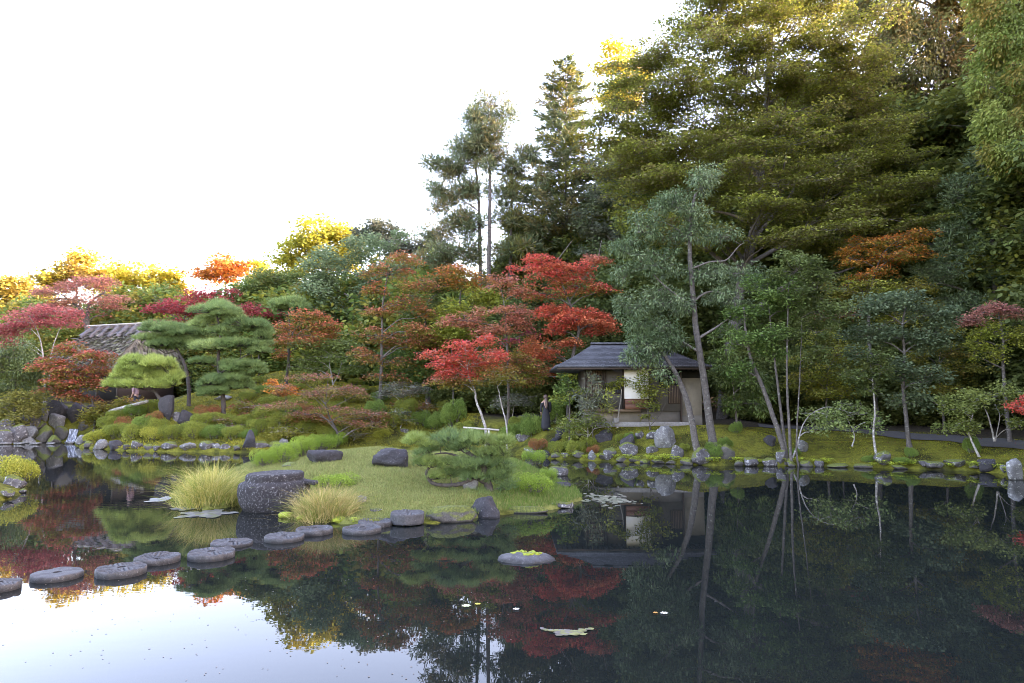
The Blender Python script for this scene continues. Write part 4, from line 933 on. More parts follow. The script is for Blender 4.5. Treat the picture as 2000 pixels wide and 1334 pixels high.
tree('orange_maple', 'orange and gold maple high in the wood on the right bank', 36., [[(1712,838),(1706,740),(1696,640),(1702,560),(1720,500)]],
     [(1700,478,52,16,0),(1760,468,52,15),(1805,458,30,10),(1662,500,42,18),(1735,505,52,15),(1690,535,50,16),(1780,500,36,16)] +
     [(1690,560,62,18,0,YGREEN),(1760,560,56,18,0,OLIVE),(1720,590,70,18,0,YGREEN),(1650,560,42,20,0,OLIVE),(1795,600,42,20,0,OLIVE),(1740,625,60,18,0,YGREEN)], 'maple', ORANGE, OLIVE, r0=.14)
tree('leaning_tree', 'leaning grey-stemmed evergreen on the moss, branching into twin stems', 28.4, [[(1532,876),(1512,815),(1492,760),(1470,705),(1458,650),(1452,600)], [(1534,876),(1524,800),(1516,730),(1506,650),(1500,580)]],
     [(1455,610,42,24),(1500,560,46,26),(1480,650,44,22),(1530,600,40,24),(1440,670,30,18),(1510,690,36,16),(1450,720,28,14)], 'broad', GREEN, r0=.13, bark='bark', cov=.9)
tree('slender_tree', 'slender twin-stem evergreen close behind the leaning stems', 28.0, [[(1544,884),(1540,820),(1536,740),(1538,640),(1540,560)], [(1556,880),(1558,800),(1562,720),(1566,620)]],
     [(1560,520,50,28),(1600,555,46,30),(1560,585,44,24),(1620,600,40,26),(1585,640,48,22),(1545,660,36,18),(1600,690,40,18)], 'broad', DGREEN, r0=.075, bark='bark', cov=.95)
tree('white_branched_shrub', 'low shrub with twisting white branches over the moss bank', 28.5, [[(1540,893),(1556,870),(1562,845),(1574,820),(1590,804)], [(1664,872),(1668,850),(1660,828),(1650,812)]],
     [(1592,806,34,18),(1630,796,36,16),(1668,800,34,20),(1700,818,26,18),(1645,830,34,10),(1580,838,22,12),(1615,822,30,10)], 'broad', [S(126,146,84), S(110,132,74), S(144,160,96)], r0=.045, bark='bark_pale', cov=.36, limb=1.6, twigs=3, cat='shrub',
     limbs=[[(1590,804),(1615,795),(1640,800),(1662,806)], [(1590,804),(1620,812),(1640,826)]])
tree('broadleaf_tree', 'blue-green broadleaf tree with thin straight trunk on the moss bank', 28.8, [[(1772,876),(1770,820),(1764,760),(1766,690),(1762,640),(1768,600)]],
     [(1700,605,42,22),(1752,592,44,22),(1812,604,42,24),(1840,640,26,20),(1690,648,40,20),(1815,665,36,18),(1748,718,36,20),(1795,738,44,28),(1770,780,40,20),(1670,690,30,18),(1735,655,38,18)], 'broad', [S(98,114,80), S(86,104,72), S(112,128,92)], r0=.1, bark='bark', cov=.95, leaf=1.15)
tree('thin_tree', 'thin lichen-white stem with a small crown in front of the dark wood', 28.1, [[(1708,892),(1706,850),(1708,800),(1704,750),(1700,710)]], [(1700,700,30,16),(1680,725,28,14),(1722,735,26,14),(1700,760,22,10)], 'broad', DGREEN, r0=.055, bark='bark_pale')
tree('umbrella_maple', 'maple with dusty pink top over yellow-green drooping layers at right edge', 29.5, [[(1968,868),(1966,800),(1960,720),(1958,660),(1950,610)]],
     [(1925,606,38,10,0,DUSTY),(1965,598,34,10,0,DUSTY),(1995,606,26,12,0,DUSTY),(1896,625,16,10,0,DUSTY)] + [(1945,640,36,16),(1908,655,18,22),(1985,650,26,24),(1935,690,26,14),(1900,690,10,18)], 'maple', YGREEN, r0=.1, bark='bark')
tree('bushy_tree', 'round bushy green shrub with forked pale stems beside the path', 27., [[(1908,884),(1898,862),(1892,840),(1900,810)], [(1942,862,1.),(1932,820,1.),(1922,795,1.),(1915,780)], [(1944,862,1.),(1952,815,1.),(1944,790,1.)]],
     [(1868,800,34,18),(1902,782,34,16),(1862,828,24,14),(1890,838,20,12),(1940,768,34,14),(1978,790,24,14),(1840,790,20,16),(1990,830,20,14)], 'broad', [S(120,132,66), S(106,120,60), S(134,144,76)], r0=.06, bark='bark_pale', cov=.85)
tree('red_twig_maple', 'spray of bright crimson maple leaves poking in at the right picture edge', 25.5, [[(2040,885),(2030,840),(2022,810)]], [(2000,788,16,9),(2020,780,24,12),(1996,800,10,5)], 'maple', RED, r0=.04)
tree('olive_maple', 'wide olive-green maple under the tall trees behind the leaning stems', 33.5, [[(1612,842),(1614,780),(1618,720)]],
     [(1590,700,44,18),(1640,690,46,18),(1610,735,48,16),(1660,730,40,16),(1590,760,40,14),(1640,770,44,14),(1560,740,32,14),(1600,655,40,16)], 'maple', OLIVE + YGREEN, r0=.07)
tree('olive_maple', 'olive-green layered maple in the shade between the thin stem and the right edge', 34.5, [[(1842,842),(1838,780),(1832,720)]],
     [(1800,690,38,16),(1850,680,40,16),(1820,725,42,16),(1870,720,36,16),(1860,760,40,14),(1800,770,34,14),(1840,640,34,14)], 'maple', OLIVE, r0=.07)
tree('purple_maple', 'small dull purple maple spray behind the broadleaf tree', 36.5, [[(1640,838),(1640,700),(1640,620)]], [(1640,608,36,8),(1680,604,26,7),(1610,622,24,8),(1660,690,34,8)], 'maple', [S(140,74,84), S(124,70,72)], OLIVE, r0=.05)
tree('camellia', 'glossy dark evergreen right of the teahouse under the great trunk', 33., [[(1440,832),(1436,790),(1430,740)]], [(1440,740,36,26),(1410,700,30,24),(1470,780,34,22),(1430,790,30,20),(1490,740,34,24),(1415,650,30,22)], 'oak', DGREEN + GREEN, r0=.07)
# ================================================================== RED MAPLES IN THE MIDDLE
tree('coral_maple', 'brilliant coral-red layered maple rising behind the teahouse eave', 38., [[(1112,806),(1116,730),(1122,680),(1130,640),(1112,590),(1092,540)]],
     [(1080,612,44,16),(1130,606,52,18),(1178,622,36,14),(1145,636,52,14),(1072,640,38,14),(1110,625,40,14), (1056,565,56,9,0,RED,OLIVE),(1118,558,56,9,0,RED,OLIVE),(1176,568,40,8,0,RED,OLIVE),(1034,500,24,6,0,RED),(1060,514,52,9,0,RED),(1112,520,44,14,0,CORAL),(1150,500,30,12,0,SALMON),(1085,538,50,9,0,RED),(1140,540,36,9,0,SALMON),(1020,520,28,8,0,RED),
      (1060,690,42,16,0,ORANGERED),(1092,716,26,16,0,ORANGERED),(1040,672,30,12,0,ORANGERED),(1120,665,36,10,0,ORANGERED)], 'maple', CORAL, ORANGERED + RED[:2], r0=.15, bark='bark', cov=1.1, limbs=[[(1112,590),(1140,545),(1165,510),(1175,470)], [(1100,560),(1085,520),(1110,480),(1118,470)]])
tree('salmon_maple', 'salmon-pink maple with thin upright trunk left of the coral one', 36.5, [[(992,822),(992,760),(990,680),(988,620),(984,590)]],
     [(912,616,44,11),(962,600,44,11),(1010,606,36,12),(900,636,40,10),(955,640,56,12),(1005,635,40,10),(1020,570,26,10),(980,545,34,10), (1032,650,22,9,0,[S(128,40,84), S(142,46,76)]),(1008,664,26,8,0,[S(150,60,90), S(142,46,76)]),(1010,700,44,20,0,OLIVE),(972,716,36,16,0,OLIVE+YGREEN),(1040,720,34,16,0,OLIVE),(1000,740,44,12,0,YGREEN)], 'maple', SALMON, RUST + OLIVE[:1], r0=.1, bark='bark')
tree('leaning_maple', 'crimson maple on a crooked white trunk leaning over a bamboo rail', 33.2, [[(950,848),(944,818),(932,786),(928,764),(918,742),(912,715)], [(990,836),(982,800),(976,775),(972,755)]],
     [(846,688,24,9),(874,698,34,13),(912,676,32,15),(940,652,26,12),(898,722,44,12),(955,690,36,14),(925,705,40,12),(860,712,26,8), (930,748,52,10,0,OLIVE,OLIVE),(985,742,42,12,0,OLIVE,OLIVE),(880,745,34,9,0,RUST,OLIVE),(960,722,40,10,0,ORANGERED,OLIVE)], 'maple', RED, ORANGERED + RED, r0=.085, bark='bark_pale', cov=1.05)
tree('orange_maple', 'soft orange maple just below the tall firs', 43., [[(905,806),(900,700),(898,600),(902,560)]], [(880,530,34,13),(920,532,36,12),(945,545,26,9),(876,552,26,10),(905,560,36,10)], 'maple', ORANGE + ORANGERED, OLIVE, r0=.12)
tree('pale_green_tree', 'pale yellow-green tree in the gap behind the salmon maple', 42.5, [[(886,806),(884,720),(880,650)]], [(930,575,34,22),(905,600,36,22),(870,620,28,24),(862,655,24,20),(890,650,30,20),(955,590,30,18)], 'broad', YGREEN, r0=.1)
tree('rust_maple', 'tall rust-red layered maple left of the firs', 42., [[(742,800),(744,720),(746,650),(748,590),(756,540)]],
     [(800,506,42,13),(762,536,54,14),(722,562,32,16),(822,562,34,15),(780,592,54,13),(728,610,36,14),(832,604,26,14),(804,640,44,13),(738,652,44,14),(790,676,50,12),(722,690,34,10),(770,706,44,10),(826,660,30,12),(750,730,40,10)], 'maple', RUST + ORANGERED[:1], OLIVE, r0=.12)
tree('green_tree', 'dark green tree with pale lichen trunk beside the rust maple', 44.5, [[(836,800),(834,720),(832,640),(836,590)]], [(830,600,36,30),(860,560,30,28),(850,640,32,24),(812,660,26,20),(840,690,30,18)], 'broad', DGREEN, r0=.16, bark='bark')
tree('green_dome_tree', 'low rounded green tree at the foot of the rust maple', None, [[(790,792),(788,770),(786,740)]], [(762,708,32,15),(800,704,32,14),(780,728,42,12),(750,735,24,10),(815,732,24,12)], 'broad', GREEN, r0=.07)
# ================================================================== TALL CONIFERS
tree('tall_fir', 'tallest of the three slim firs, with a tufted top against the sky', 52., [[(958,805),(956,650),(955,500),(956,380),(958,270),(960,205)]], [(962,205,34,14),(938,225,28,14),(982,222,22,14),(952,245,32,16),(935,262,22,14),(970,262,26,14),(955,290,28,14),(975,300,22,12),(945,320,22,14)], 'tuft', FIRG, r0=.22, bark='bark', cov=.85, limb=.6)
tree('tall_fir', 'broad slim-stemmed fir leaning out to the open sky', 53., [[(936,805),(938,650),(938,500),(936,400),(928,320),(920,290)]], [(905,285,36,20),(930,300,28,22),(868,320,32,16),(898,330,36,20),(852,372,26,16),(884,380,34,20),(920,370,26,26),(860,410,20,12),(892,430,34,20),(860,452,36,16),(920,440,24,24),(880,490,40,18),(850,505,30,14),(925,500,24,24),(842,315,14,8)], 'tuft', FIRG, r0=.2, bark='bark', cov=.85, limb=.6)
tree('tall_fir', 'third slim fir between the tallest one and the pointed spruce', 53.5, [[(993,805),(995,650),(995,520),(998,420),(1000,340)]], [(1000,335,30,22),(1020,300,26,18),(985,370,26,20),(1012,385,32,20),(1040,410,34,14),(985,430,30,20),(1020,440,36,16),(1050,455,34,14),(990,480,36,18),(1030,490,36,16),(1062,340,22,14),(1040,375,26,14)], 'tuft', FIRG + OLIVE[:1], r0=.2, bark='bark', cov=.9, limb=.6)
conifer('pointed_spruce', 'pointed dark spruce standing against the sky left of the great tree', 55., 1108, 112, 520, lambda y: np.interp(y, [112, 150, 200, 260, 330, 420, 520], [8, 38, 54, 60, 90, 105, 95]), FIRG + OLIVE[:1] + [S(92,102,76)], r0=.26, n=210, bark='bark', lean=-3, leaf=12.)
tree('dark_round_tree', 'dark grey-green rounded evergreen between spruce and great tree', 50., [[(1206,805),(1205,600),(1204,480)]], [(1196,335,44,26),(1240,352,44,30),(1176,385,42,30),(1222,400,52,34),(1160,435,40,28),(1212,455,56,32),(1262,430,40,34),(1180,490,50,26),(1240,500,52,26)], 'broad', GREYGR + DGREEN[:2], r0=.3, leaf=1.2, cov=.95)
tree('golden_tree', 'golden sunlit tree top peeping out left of the great tree', 66., [[(1232,790),(1230,500),(1226,250),(1222,130)]], [(1224,98,30,14),(1192,128,24,12),(1238,140,30,20),(1210,170,30,16),(1190,196,26,14),(1225,200,34,18)], 'far', GOLD, r0=.3, cov=.8)
# ================================================================== LEFT SIDE
tree('green_broadleaf', 'large grey-green broadleaf tree with pale limbs left of the rust maple', 55., [[(726,770),(722,680),(716,600),(712,540)]], [(640,520,42,30),(700,492,52,28),(758,478,42,28),(650,570,46,36),(718,545,52,36),(772,530,36,30),(615,545,32,32),(700,610,52,36),(742,655,44,32),(660,625,36,28),(690,655,40,26)], 'broad', [S(112,132,92), S(98,120,84), S(124,142,102)], r0=.25, bark='bark', limb=1.3)
tree('golden_tree', 'big round tree with sunlit yellow top on the skyline', 73., [[(640,760),(640,640),(640,540)]], [(640,458,56,20),(598,478,36,22),(688,464,36,20),(640,492,64,22),(585,512,32,26),(640,525,60,24),(575,540,26,22)], 'far', GOLD + YGREEN, r0=.3)
tree('grey_tree', 'thin grey-green tree top against the sky right of the yellow one', 66., [[(742,760),(742,600),(742,480)]], [(735,448,36,16),(708,446,18,10),(765,462,26,16),(720,470,36,14),(800,490,26,18),(835,470,24,20),(770,490,30,16)], 'far', GREYGR, r0=.2, cov=.75, leaf=.9)
tree('dark_green_tree', 'dark green rounded tree on the skyline above the crimson maple', 60., [[(530,750),(530,640),(530,580)]], [(530,538,48,20),(560,562,42,24),(490,560,36,22),(525,580,50,22),(575,590,36,22)], 'broad', DGREEN + GREEN[:1], r0=.2)
tree('orange_brown_tree', 'orange-brown tree top on the skyline above the crimson maple', 80., [[(440,750),(440,640),(440,540)]], [(440,520,42,11),(408,530,28,9),(476,517,22,9),(440,538,50,10)], 'far', ORANGE + GOLDO[:1], r0=.25)
tree('golden_tree', 'small bright yellow tree beside the orange-brown top', 78., [[(512,750),(512,640),(512,540)]], [(512,522,14,13),(520,540,20,13),(498,548,14,10)], 'far', GOLD, r0=.2)
tree('golden_tree', 'wide brilliant yellow tree on the skyline behind the thatched house', 82., [[(280,750),(280,640),(282,570)]], [(258,538,46,16),(306,540,40,18),(336,546,16,16),(240,566,46,20),(300,572,48,20),(345,570,16,16),(270,595,60,20)], 'far', GOLD, r0=.3)
tree('golden_tree', 'olive-gold domed tree top, highest on the left skyline', 88., [[(150,750),(150,640),(150,560)]], [(158,508,34,14),(130,522,32,14),(185,530,34,16),(110,545,36,16),(160,545,50,18),(210,545,30,18)], 'far', GOLDO + GOLD[:1], r0=.3)
tree('golden_tree', 'sunlit gold-green tree at the left picture edge', 78., [[(10,750),(10,660),(12,600)]], [(15,552,36,18),(-30,560,40,24),(50,566,26,16),(20,585,46,22),(65,590,32,20),(-20,610,46,24),(40,620,46,18)], 'far', GOLD[1:] + GOLDO, r0=.3)
tree('pink_maple', 'dusty pink half-bare maple with dark forked trunk behind the thatched house', 62., [[(172,740),(172,660),(170,618),(178,590),(205,570)], [(172,660),(160,610),(140,590),(120,575)]], [(150,552,46,15),(200,552,42,13),(108,572,40,14),(232,582,30,12),(160,585,52,13),(90,600,36,12),(215,605,34,12),(130,610,40,12)], 'sparse', DUSTY, r0=.28, bark='bark', cov=1.5)
tree('red_maple', 'deep red maple with white forked trunk at the left picture edge', 52., [[(88,748),(84,690),(74,650),(58,618)], [(96,748),(100,690),(112,650),(124,628)]], [(52,612,38,10),(96,602,38,11),(28,640,28,9),(122,628,34,9),(4,650,30,10),(70,630,36,9),(145,610,22,10),(20,668,26,9)], 'maple', [S(172,92,92), S(184,108,98), S(160,84,84)], None, r0=.09, bark='bark_pale')
tree('crimson_maple', 'wide crimson maple on the ridge above the cloud pines', 57., [[(372,750),(368,680),(360,630),(370,590)]], [(425,568,38,9),(388,576,40,11),(340,590,42,11),(302,606,38,11),(352,612,42,12),(440,588,26,8),(395,600,38,10),(320,628,40,10),(365,632,36,9)], 'maple', CRIMSON + [S(176,72,78)], None, r0=.14)
tree('crimson_maple', 'small dark crimson maple right of the cloud pines', 54., [[(505,740),(505,660),(505,610)]], [(505,600,30,8),(482,606,24,8),(530,608,24,9),(508,616,30,7)], 'maple', CRIMSON, None, r0=.1)
tree('rust_maple', 'dense rust-red maple over the waterfall', 44., [[(186,812),(178,780),(160,745)]], [(140,682,28,12),(176,694,28,15),(110,704,30,14),(150,716,40,14),(190,724,20,16),(118,738,36,14),(165,748,36,12),(105,760,26,8),(160,772,34,8),(192,752,18,10)], 'maple', [S(178,92,76), S(164,84,70), S(186,104,82), S(176,106,72)], OLIVE, r0=.07, cov=1.7, grow=1.15)
tree('dark_shrub_tree', 'dark green bushy tree at the left picture edge above the stone pile', 45.5, [[(30,810),(30,770),(30,730)]], [(25,685,42,20),(60,705,32,20),(10,720,36,22),(50,735,38,20),(15,760,36,18),(62,765,28,16)], 'oak', DGREEN + SEA[:1], r0=.1, leaf=.8)
tree('yellow_shrub_tree', 'olive-yellow shrub low at the left picture edge by the water', 44., [[(18,842),(18,820),(18,805)]], [(12,790,32,14),(45,785,30,14),(20,815,34,12),(60,805,22,12),(-10,835,26,12)], 'broad', [S(132,130,62), S(118,122,58), S(142,136,72)], r0=.05)
tree('olive_shrub_tree', 'olive shrub on the dark slope right of the waterfall', 44.2, [[(205,836),(204,815),(202,800)]], [(195,800,26,12),(222,806,24,12),(205,822,30,10),(238,790,18,12),(180,818,16,12)], 'broad', OLIVE + GREEN[:1], r0=.04)
tree('orange_red_maple', 'orange-red spreading maple right of the tall cloud pine', 46., [[(560,742),(562,710),(565,680),(572,650)]], [(590,622,44,11),(632,632,32,10),(556,640,30,12),(604,650,48,10),(640,652,24,9),(562,668,32,9),(600,674,44,9),(550,690,20,8)], 'maple', ORANGERED + RED[2:3] + RUST[:1], OLIVE, r0=.13, bark='bark_dark')
tree('umbrella_maple', 'flat-topped green maple with white twisting limbs on the slope', None, [[(650,752),(648,730),(644,708),(650,690)], [(650,752),(662,728),(668,706)]], [(618,678,34,10),(668,670,40,9),(598,700,26,9),(645,696,42,9),(696,700,24,11),(610,720,26,8),(680,718,26,8),(640,672,34,8)], 'maple', [S(118,136,70), S(106,124,64), S(132,146,80)], None, r0=.06, bark='bark_pale')
tree('weeping_maple', 'low dusty-rose weeping maple spreading over the moss slope', 38., [[(660,852),(652,832),(642,812),(636,790)]], [(590,736,34,6),(640,732,42,6),(560,756,34,7),(660,752,40,7),(610,770,46,8),(700,770,26,7),(560,785,38,8),(650,790,44,8),(610,806,40,8),(690,806,32,9),(730,828,28,7),(690,832,30,7)], 'sparse', DUSTY + RUST[:1], OLIVE, r0=.1, bark='bark_dark', cov=1.25, clump=.9)
tree('orange_shrub', 'small orange-leaved shrub on the moss slope right of the cloud pine', 40., [[(558,778),(558,768),(560,760)]], [(548,758,20,6),(572,762,18,6),(528,748,16,5)], 'maple', ORANGE, None, r0=.03)
tree('grey_shrub', 'pale grey-green flat-topped shrub with white stems under the rust maple', None, [[(785,800),(784,785),(780,770)], [(785,800),(798,780),(806,765)]], [(770,752,28,8),(808,758,24,8),(752,768,20,7),(790,772,28,6)], 'sparse', GREYGR + DUSTY[3:], None, r0=.04, bark='bark_pale', cov=1.6, twigs=8, cat='shrub')
tree('grey_shrub', 'small whitish bare-twigged bush behind the leaning maple trunk', None, [[(1000,826),(1002,805),(1004,790)]], [(1000,776,26,12),(1024,784,20,10),(980,790,18,10)], 'sparse', GREYGR, None, r0=.03, bark='bark_pale', cov=1.4, twigs=8, cat='shrub')
# low, thin-leaved maples and bushes over the left moss slope
for lab, bx, by, bl, pl in [
    ('low rust-pink maple spreading beside the tall cloud pine foot', 505, 818, [(490,790,30,7),(520,796,30,7),(505,808,34,6)], DUSTY + RUST[:2]),
    ('small orange-tinted maple on the middle of the moss slope', 600, 838, [(585,812,30,7),(618,818,30,7),(600,826,34,6)], RUST + ORANGE[:1]),
    ('low brownish-red maple left of the rounded bushes', 725, 838, [(705,812,26,7),(735,806,30,8),(722,824,34,6),(752,820,22,6)], RUST + DUSTY[:1]),
    ('low rusty maple under the rust tree', 812, 806, [(800,784,26,6),(830,790,28,7),(812,798,30,5)], RUST + OLIVE[:1]),
    ('small olive-brown bush with rosy leaves below the umbrella maple', 672, 790, [(655,766,28,7),(685,762,28,7),(670,778,32,6)], DUSTY + OLIVE),
    ('rosy-brown thin-leaved shrub by the end of the azalea bank', 452, 838, [(440,820,24,6),(466,824,24,6)], DUSTY + GREYGR[:1]),
    ('yellow-orange little maple near the man-high dark boulders', 268, 800, [(258,784,20,6),(284,788,20,6)], ORANGE + YGREEN[:1]),
    ('olive thin shrub between the hedge and the slope maples', 560, 856, [(545,838,28,8),(578,842,28,8)], OLIVE + YGREEN),
    ('grey-green twiggy shrub near the channel behind the island', 690, 862, [(676,846,24,8),(704,850,22,7)], GREYGR + OLIVE),
    ('dusty green sapling right of the weeping maple', 782, 836, [(772,812,22,8),(796,818,20,7)], GREYGR + GREEN)]:
    tree('low_maple', lab, None, [[(bx,by),(bx+3,by-10),(bx-4,by-22)]], bl, 'sparse', pl, OLIVE, r0=.035, bark='bark_pale', cov=1.5, cat='shrub', group='low maples and thin shrubs on the left slope', twigs=6)
# small garden trees at the teahouse
tree('young_maple', 'small green maple with white forked stems on the teahouse slope', None, [[(1144,866),(1148,848),(1146,830),(1138,815)], [(1146,858),(1160,838),(1170,818),(1176,806)]], [(1122,812,24,9),(1150,802,26,9),(1175,812,22,8),(1112,832,20,10),(1145,822,26,8),(1130,845,22,9),(1185,832,16,8)], 'maple', [S(118,134,68), S(106,122,62), S(140,148,74)], None, r0=.04, bark='bark_pale', cov=.75, cat='small tree')
tree('fine_tree', 'feathery grey-green sapling screening the teahouse lattice', 31.9, [[(1158,826),(1158,800),(1157,770)]], [(1156,742,14,14),(1150,765,20,12),(1168,778,18,12),(1150,790,18,10),(1182,798,14,8)], 'fine', GREYGR + YGREEN[:1], None, r0=.025, cov=.55, cat='small tree')
tree('young_tree', 'slim sapling with bare white trunk in front of the paper screen', None, [[(1205,836),(1211,800),(1214,770),(1212,752)]], [(1208,744,22,7),(1194,752,14,6),(1222,738,12,5)], 'maple', YGREEN, None, r0=.045, bark='bark_pale', cat='small tree')
tree('leafy_bush', 'tall yellow-green leafy bush in front of the teahouse white screen', 32., [[(1268,832),(1264,800),(1258,770)], [(1272,832),(1288,812),(1300,790),(1306,760)]], [(1262,742,28,18),(1248,760,20,14),(1278,770,26,16),(1262,790,24,14),(1292,752,16,12),(1275,720,20,8),(1262,812,16,10),(1285,790,16,10)], 'broad', [S(132,140,62), S(118,128,58), S(150,150,66), S(104,116,60)], None, r0=.03, cov=.5, grow=.85, cat='shrub')
tree('garden_tree', 'light green small tree left of the teahouse wall', 32.2, [[(1112,812),(1112,780),(1110,750)]], [(1112,745,20,10),(1098,762,18,9),(1128,762,18,10),(1110,778,20,8)], 'broad', GREEN + YGREEN[:1], None, r0=.05, cat='small tree')
# ================================================================== CLOUD-PRUNED PINES
pine('cloud_pine', 'tall cloud-pruned pine with many stacked pads on the azalea bank', 41., [[(437,812),(436,780),(431,745),(426,705),(431,660),(424,618)]], [(421,602,46,13),(452,612,36,12),(484,630,42,16),(512,652,28,14),(402,628,26,12),(440,645,34,12),(470,668,42,15),(432,674,46,14),(398,706,26,9),(500,682,24,10),(472,708,40,12),(436,742,46,14),(474,748,34,14),(425,765,40,10),(455,722,30,10),(500,722,22,9)], PINEG, r0=.16, fat=1.12, limbs=[[(430,730),(450,715),(470,700),(490,690)]])
pine('leaning_pine', 'pine with crooked trunk and flat pads beside the thatched roof', 44.5, [[(370,765),(366,735),(360,710),(350,690),(338,668),(334,645)]], [(318,638,40,11),(356,645,36,12),(288,658,26,10),(304,672,26,10),(386,640,28,13),(345,668,42,12),(380,665,30,12)], PINEG, r0=.13, fat=1.2, limbs=[[(345,685),(325,690),(310,682)]])
pine('low_pine', 'bright low spreading pine leaning over the dark boulders', 40., [[(338,806),(326,790),(312,778),(302,764),(290,745)]], [(262,704,38,12),(305,704,36,12),(236,724,30,13),(280,724,44,14),(328,724,28,15),(226,746,22,11),(268,748,36,11),(345,744,18,12),(310,748,30,11)], PINEY, r0=.15)
pine('small_pine', 'small flat-topped pine on the slope behind the orange-red maple', 50., [[(564,735),(563,690),(565,640),(564,612)]], [(562,590,34,9),(545,602,24,8),(584,600,24,8)], PINEG, r0=.09)
ib = G(958, 960)
pine('island_pine', 'twisted low black pine with long needles on the grassy island', ib[1], [[(958,960),(951,942),(940,935),(946,916),(938,900),(916,886),(898,876)], [(940,935),(920,938),(900,945),(870,948),(846,944),(835,932),(833,922),(838,912),(826,906)]],
     [(822,856,36,13),(862,850,36,13),(918,854,34,10),(958,862,36,15),(985,882,30,16),(838,879,30,10),(905,872,38,12),(945,885,36,12),(900,900,42,12),(958,905,40,15),(996,908,26,16),(818,904,30,11),(858,905,36,10),(920,922,38,11),(880,924,28,9),(852,930,26,9),(972,928,30,10),(878,966,34,7),(945,966,36,8),(990,950,18,8)],
     PINEB, r0=.11, nl=17., dens=.9, wid=.05, base=ib, fat=1.3, limbs=[[(938,900),(900,892),(870,885),(842,888)], [(946,915),(975,905),(1000,905)]])

# ================================================================== FILLER WOOD
def wood_proto(label, group, pal, style, h, w, seed, leaf=1.3, bark='bark_dark', cov=.8, low=.25):
    r2 = np.random.default_rng(seed); D_ = 50.; b0 = GX(1500, D_); pxm = F / D_
    py0 = 785 - (b0[2] - EYE) * pxm; bl = []
    nb = 26
    for k in range(nb):
        f = low + (1 - low) * (k + .5) / nb; rr = math.sin(math.pi * min(1, (f - low) / (1 - low) * .82 + .16)) * w * .5
        a = k * 2.4; q = r2.uniform(.25, .85); bl.append((1500 + math.cos(a) * rr * q * pxm, py0 - f * h * pxm, rr * .55 * pxm + 14, rr * .30 * pxm + 14, math.sin(a) * rr * q))
    t = tree('wood_tree', label, D_, [[(1500, py0), (1500 + r2.uniform(-8, 8), py0 - .3 * h * pxm), (1500 + r2.uniform(-14, 14), py0 - .6 * h * pxm), (1500, py0 - .95 * h * pxm)]], bl, style, pal, r0=h * .016, bark=bark, group=group, leaf=leaf, cov=cov, twigs=2, clump=1.6)
    return t
g1 = 'evergreens of the shaded wood'; l1 = 'dark evergreen of the shaded wood behind the teahouse and moss bank'
g2 = 'sunlit trees beyond the garden'; l2 = 'hazy gold-green tree of the sunlit rows beyond the garden on the left'
protoA = wood_proto(l1, g1, DGREEN, 'far', 15, 9, 3); protoB = wood_proto('tall dark evergreen rising in the shaded wood on the right', g1, DGREEN + OLIVE[:2], 'far', 19, 10, 4, cov=.75); protoC = wood_proto('low dark olive understorey tree in the shaded wood', g1, [S(96,108,56), S(108,116,60), S(86,98,52)], 'far', 9, 8, 5, low=.12)
protoD = wood_proto(l2, g2, GOLDO + YGREEN, 'far', 13, 10, 6)
r3 = np.random.default_rng(11)
def put(pr, first, px, Y, s, lab=None, grp=None, x=None):
    x = P(px, HZ, Y)[0] if x is None else x; loc = (x, Y, hz(x, Y) - .1)
    if first: pr.location = loc; pr.rotation_euler[2] = r3.uniform(0, 6.28); pr.scale = (s, s, s); return
    copy_tree(pr, loc, r3.uniform(0, 6.28), (s, s, s * r3.uniform(.9, 1.12)))
first = {0: True, 1: True, 2: True, 3: True}
def place(k, px, Y, s, x=None):
    put((protoA, protoB, protoC, protoD)[k], first[k], px, Y, s, x=x); first[k] = False
for k, (px, Y, s) in enumerate([(1230,44,.75),(1330,46,.8),(1420,48,.8),(1540,43,.75),(1640,45,.8),(1740,42,.75),(1830,44,.75),(1930,41,.8),(2030,39,.9)]): place(2 if k % 2 else 0, px, Y, s)
for px, Y, s in [(1020,58,.72),(1110,62,.7),(1190,60,.8),(1290,57,.9),(1380,60,1.0),(1480,56,1.05),(1580,60,1.05),(1690,55,1.1),(1790,60,1.15),(1900,55,1.15),(2010,50,1.1),(2100,45,1.1),(1250,70,1.0),(1420,72,1.1),(1600,70,1.15),(1760,72,1.35),(1840,66,1.35),(1930,64,1.35),(2010,60,1.3),(1130,56,.75),(1060,60,.72),(1330,52,1.0),(1440,51,1.2),(1550,52,1.3),(1650,50,1.25),(1200,57,1.0),(1250,60,1.1)]: place(1, px, Y, s)
for px, Y, s in [(860,52,.45),(940,50,.5),(1040,48,.6),(790,58,.5),(1130,46,.55),(700,60,.5),(980,62,.6)]: place(0, px, Y, s)
for px, Y, s in [(900,44,.42),(1000,43,.5),(1070,42,.5),(1150,42,.55),(1480,39,.5),(1590,38.5,.45),(1690,38,.5),(1780,37.5,.45),(1880,36.5,.5),(1990,36,.55)]: place(2, px, Y, s)
protoE = wood_proto('leafy tree of the hedge line behind the pines and maples on the left', 'hedge line behind the left bank', GREEN + OLIVE + YGREEN[:1], 'far', 7, 8, 9, low=.08)
_f = [True]
for px, Y, s in [(-60,60,.8),(30,60,.75),(110,62,.75),(330,62,.8),(400,60,.75),(470,58,.75),(530,57,.75),(600,60,1.3),(690,60,1.35),(780,57,1.3),(850,54,1.2),(820,64,1.55),(740,68,1.55),(900,48,.9),(950,46,.8),(440,62,1.1),(520,62,1.15),(-40,70,1.2),(60,70,1.2),(150,70,1.15),(240,70,1.25),(320,70,1.25),(400,70,1.25),(480,70,1.25),(250,66,.9),(170,66,.9),(20,66,.9),(450,66,.9),(560,66,1.),(660,64,1.),(760,62,1.),(860,58,1.)]:
    put(protoE, _f[0], px, Y, s); _f[0] = False
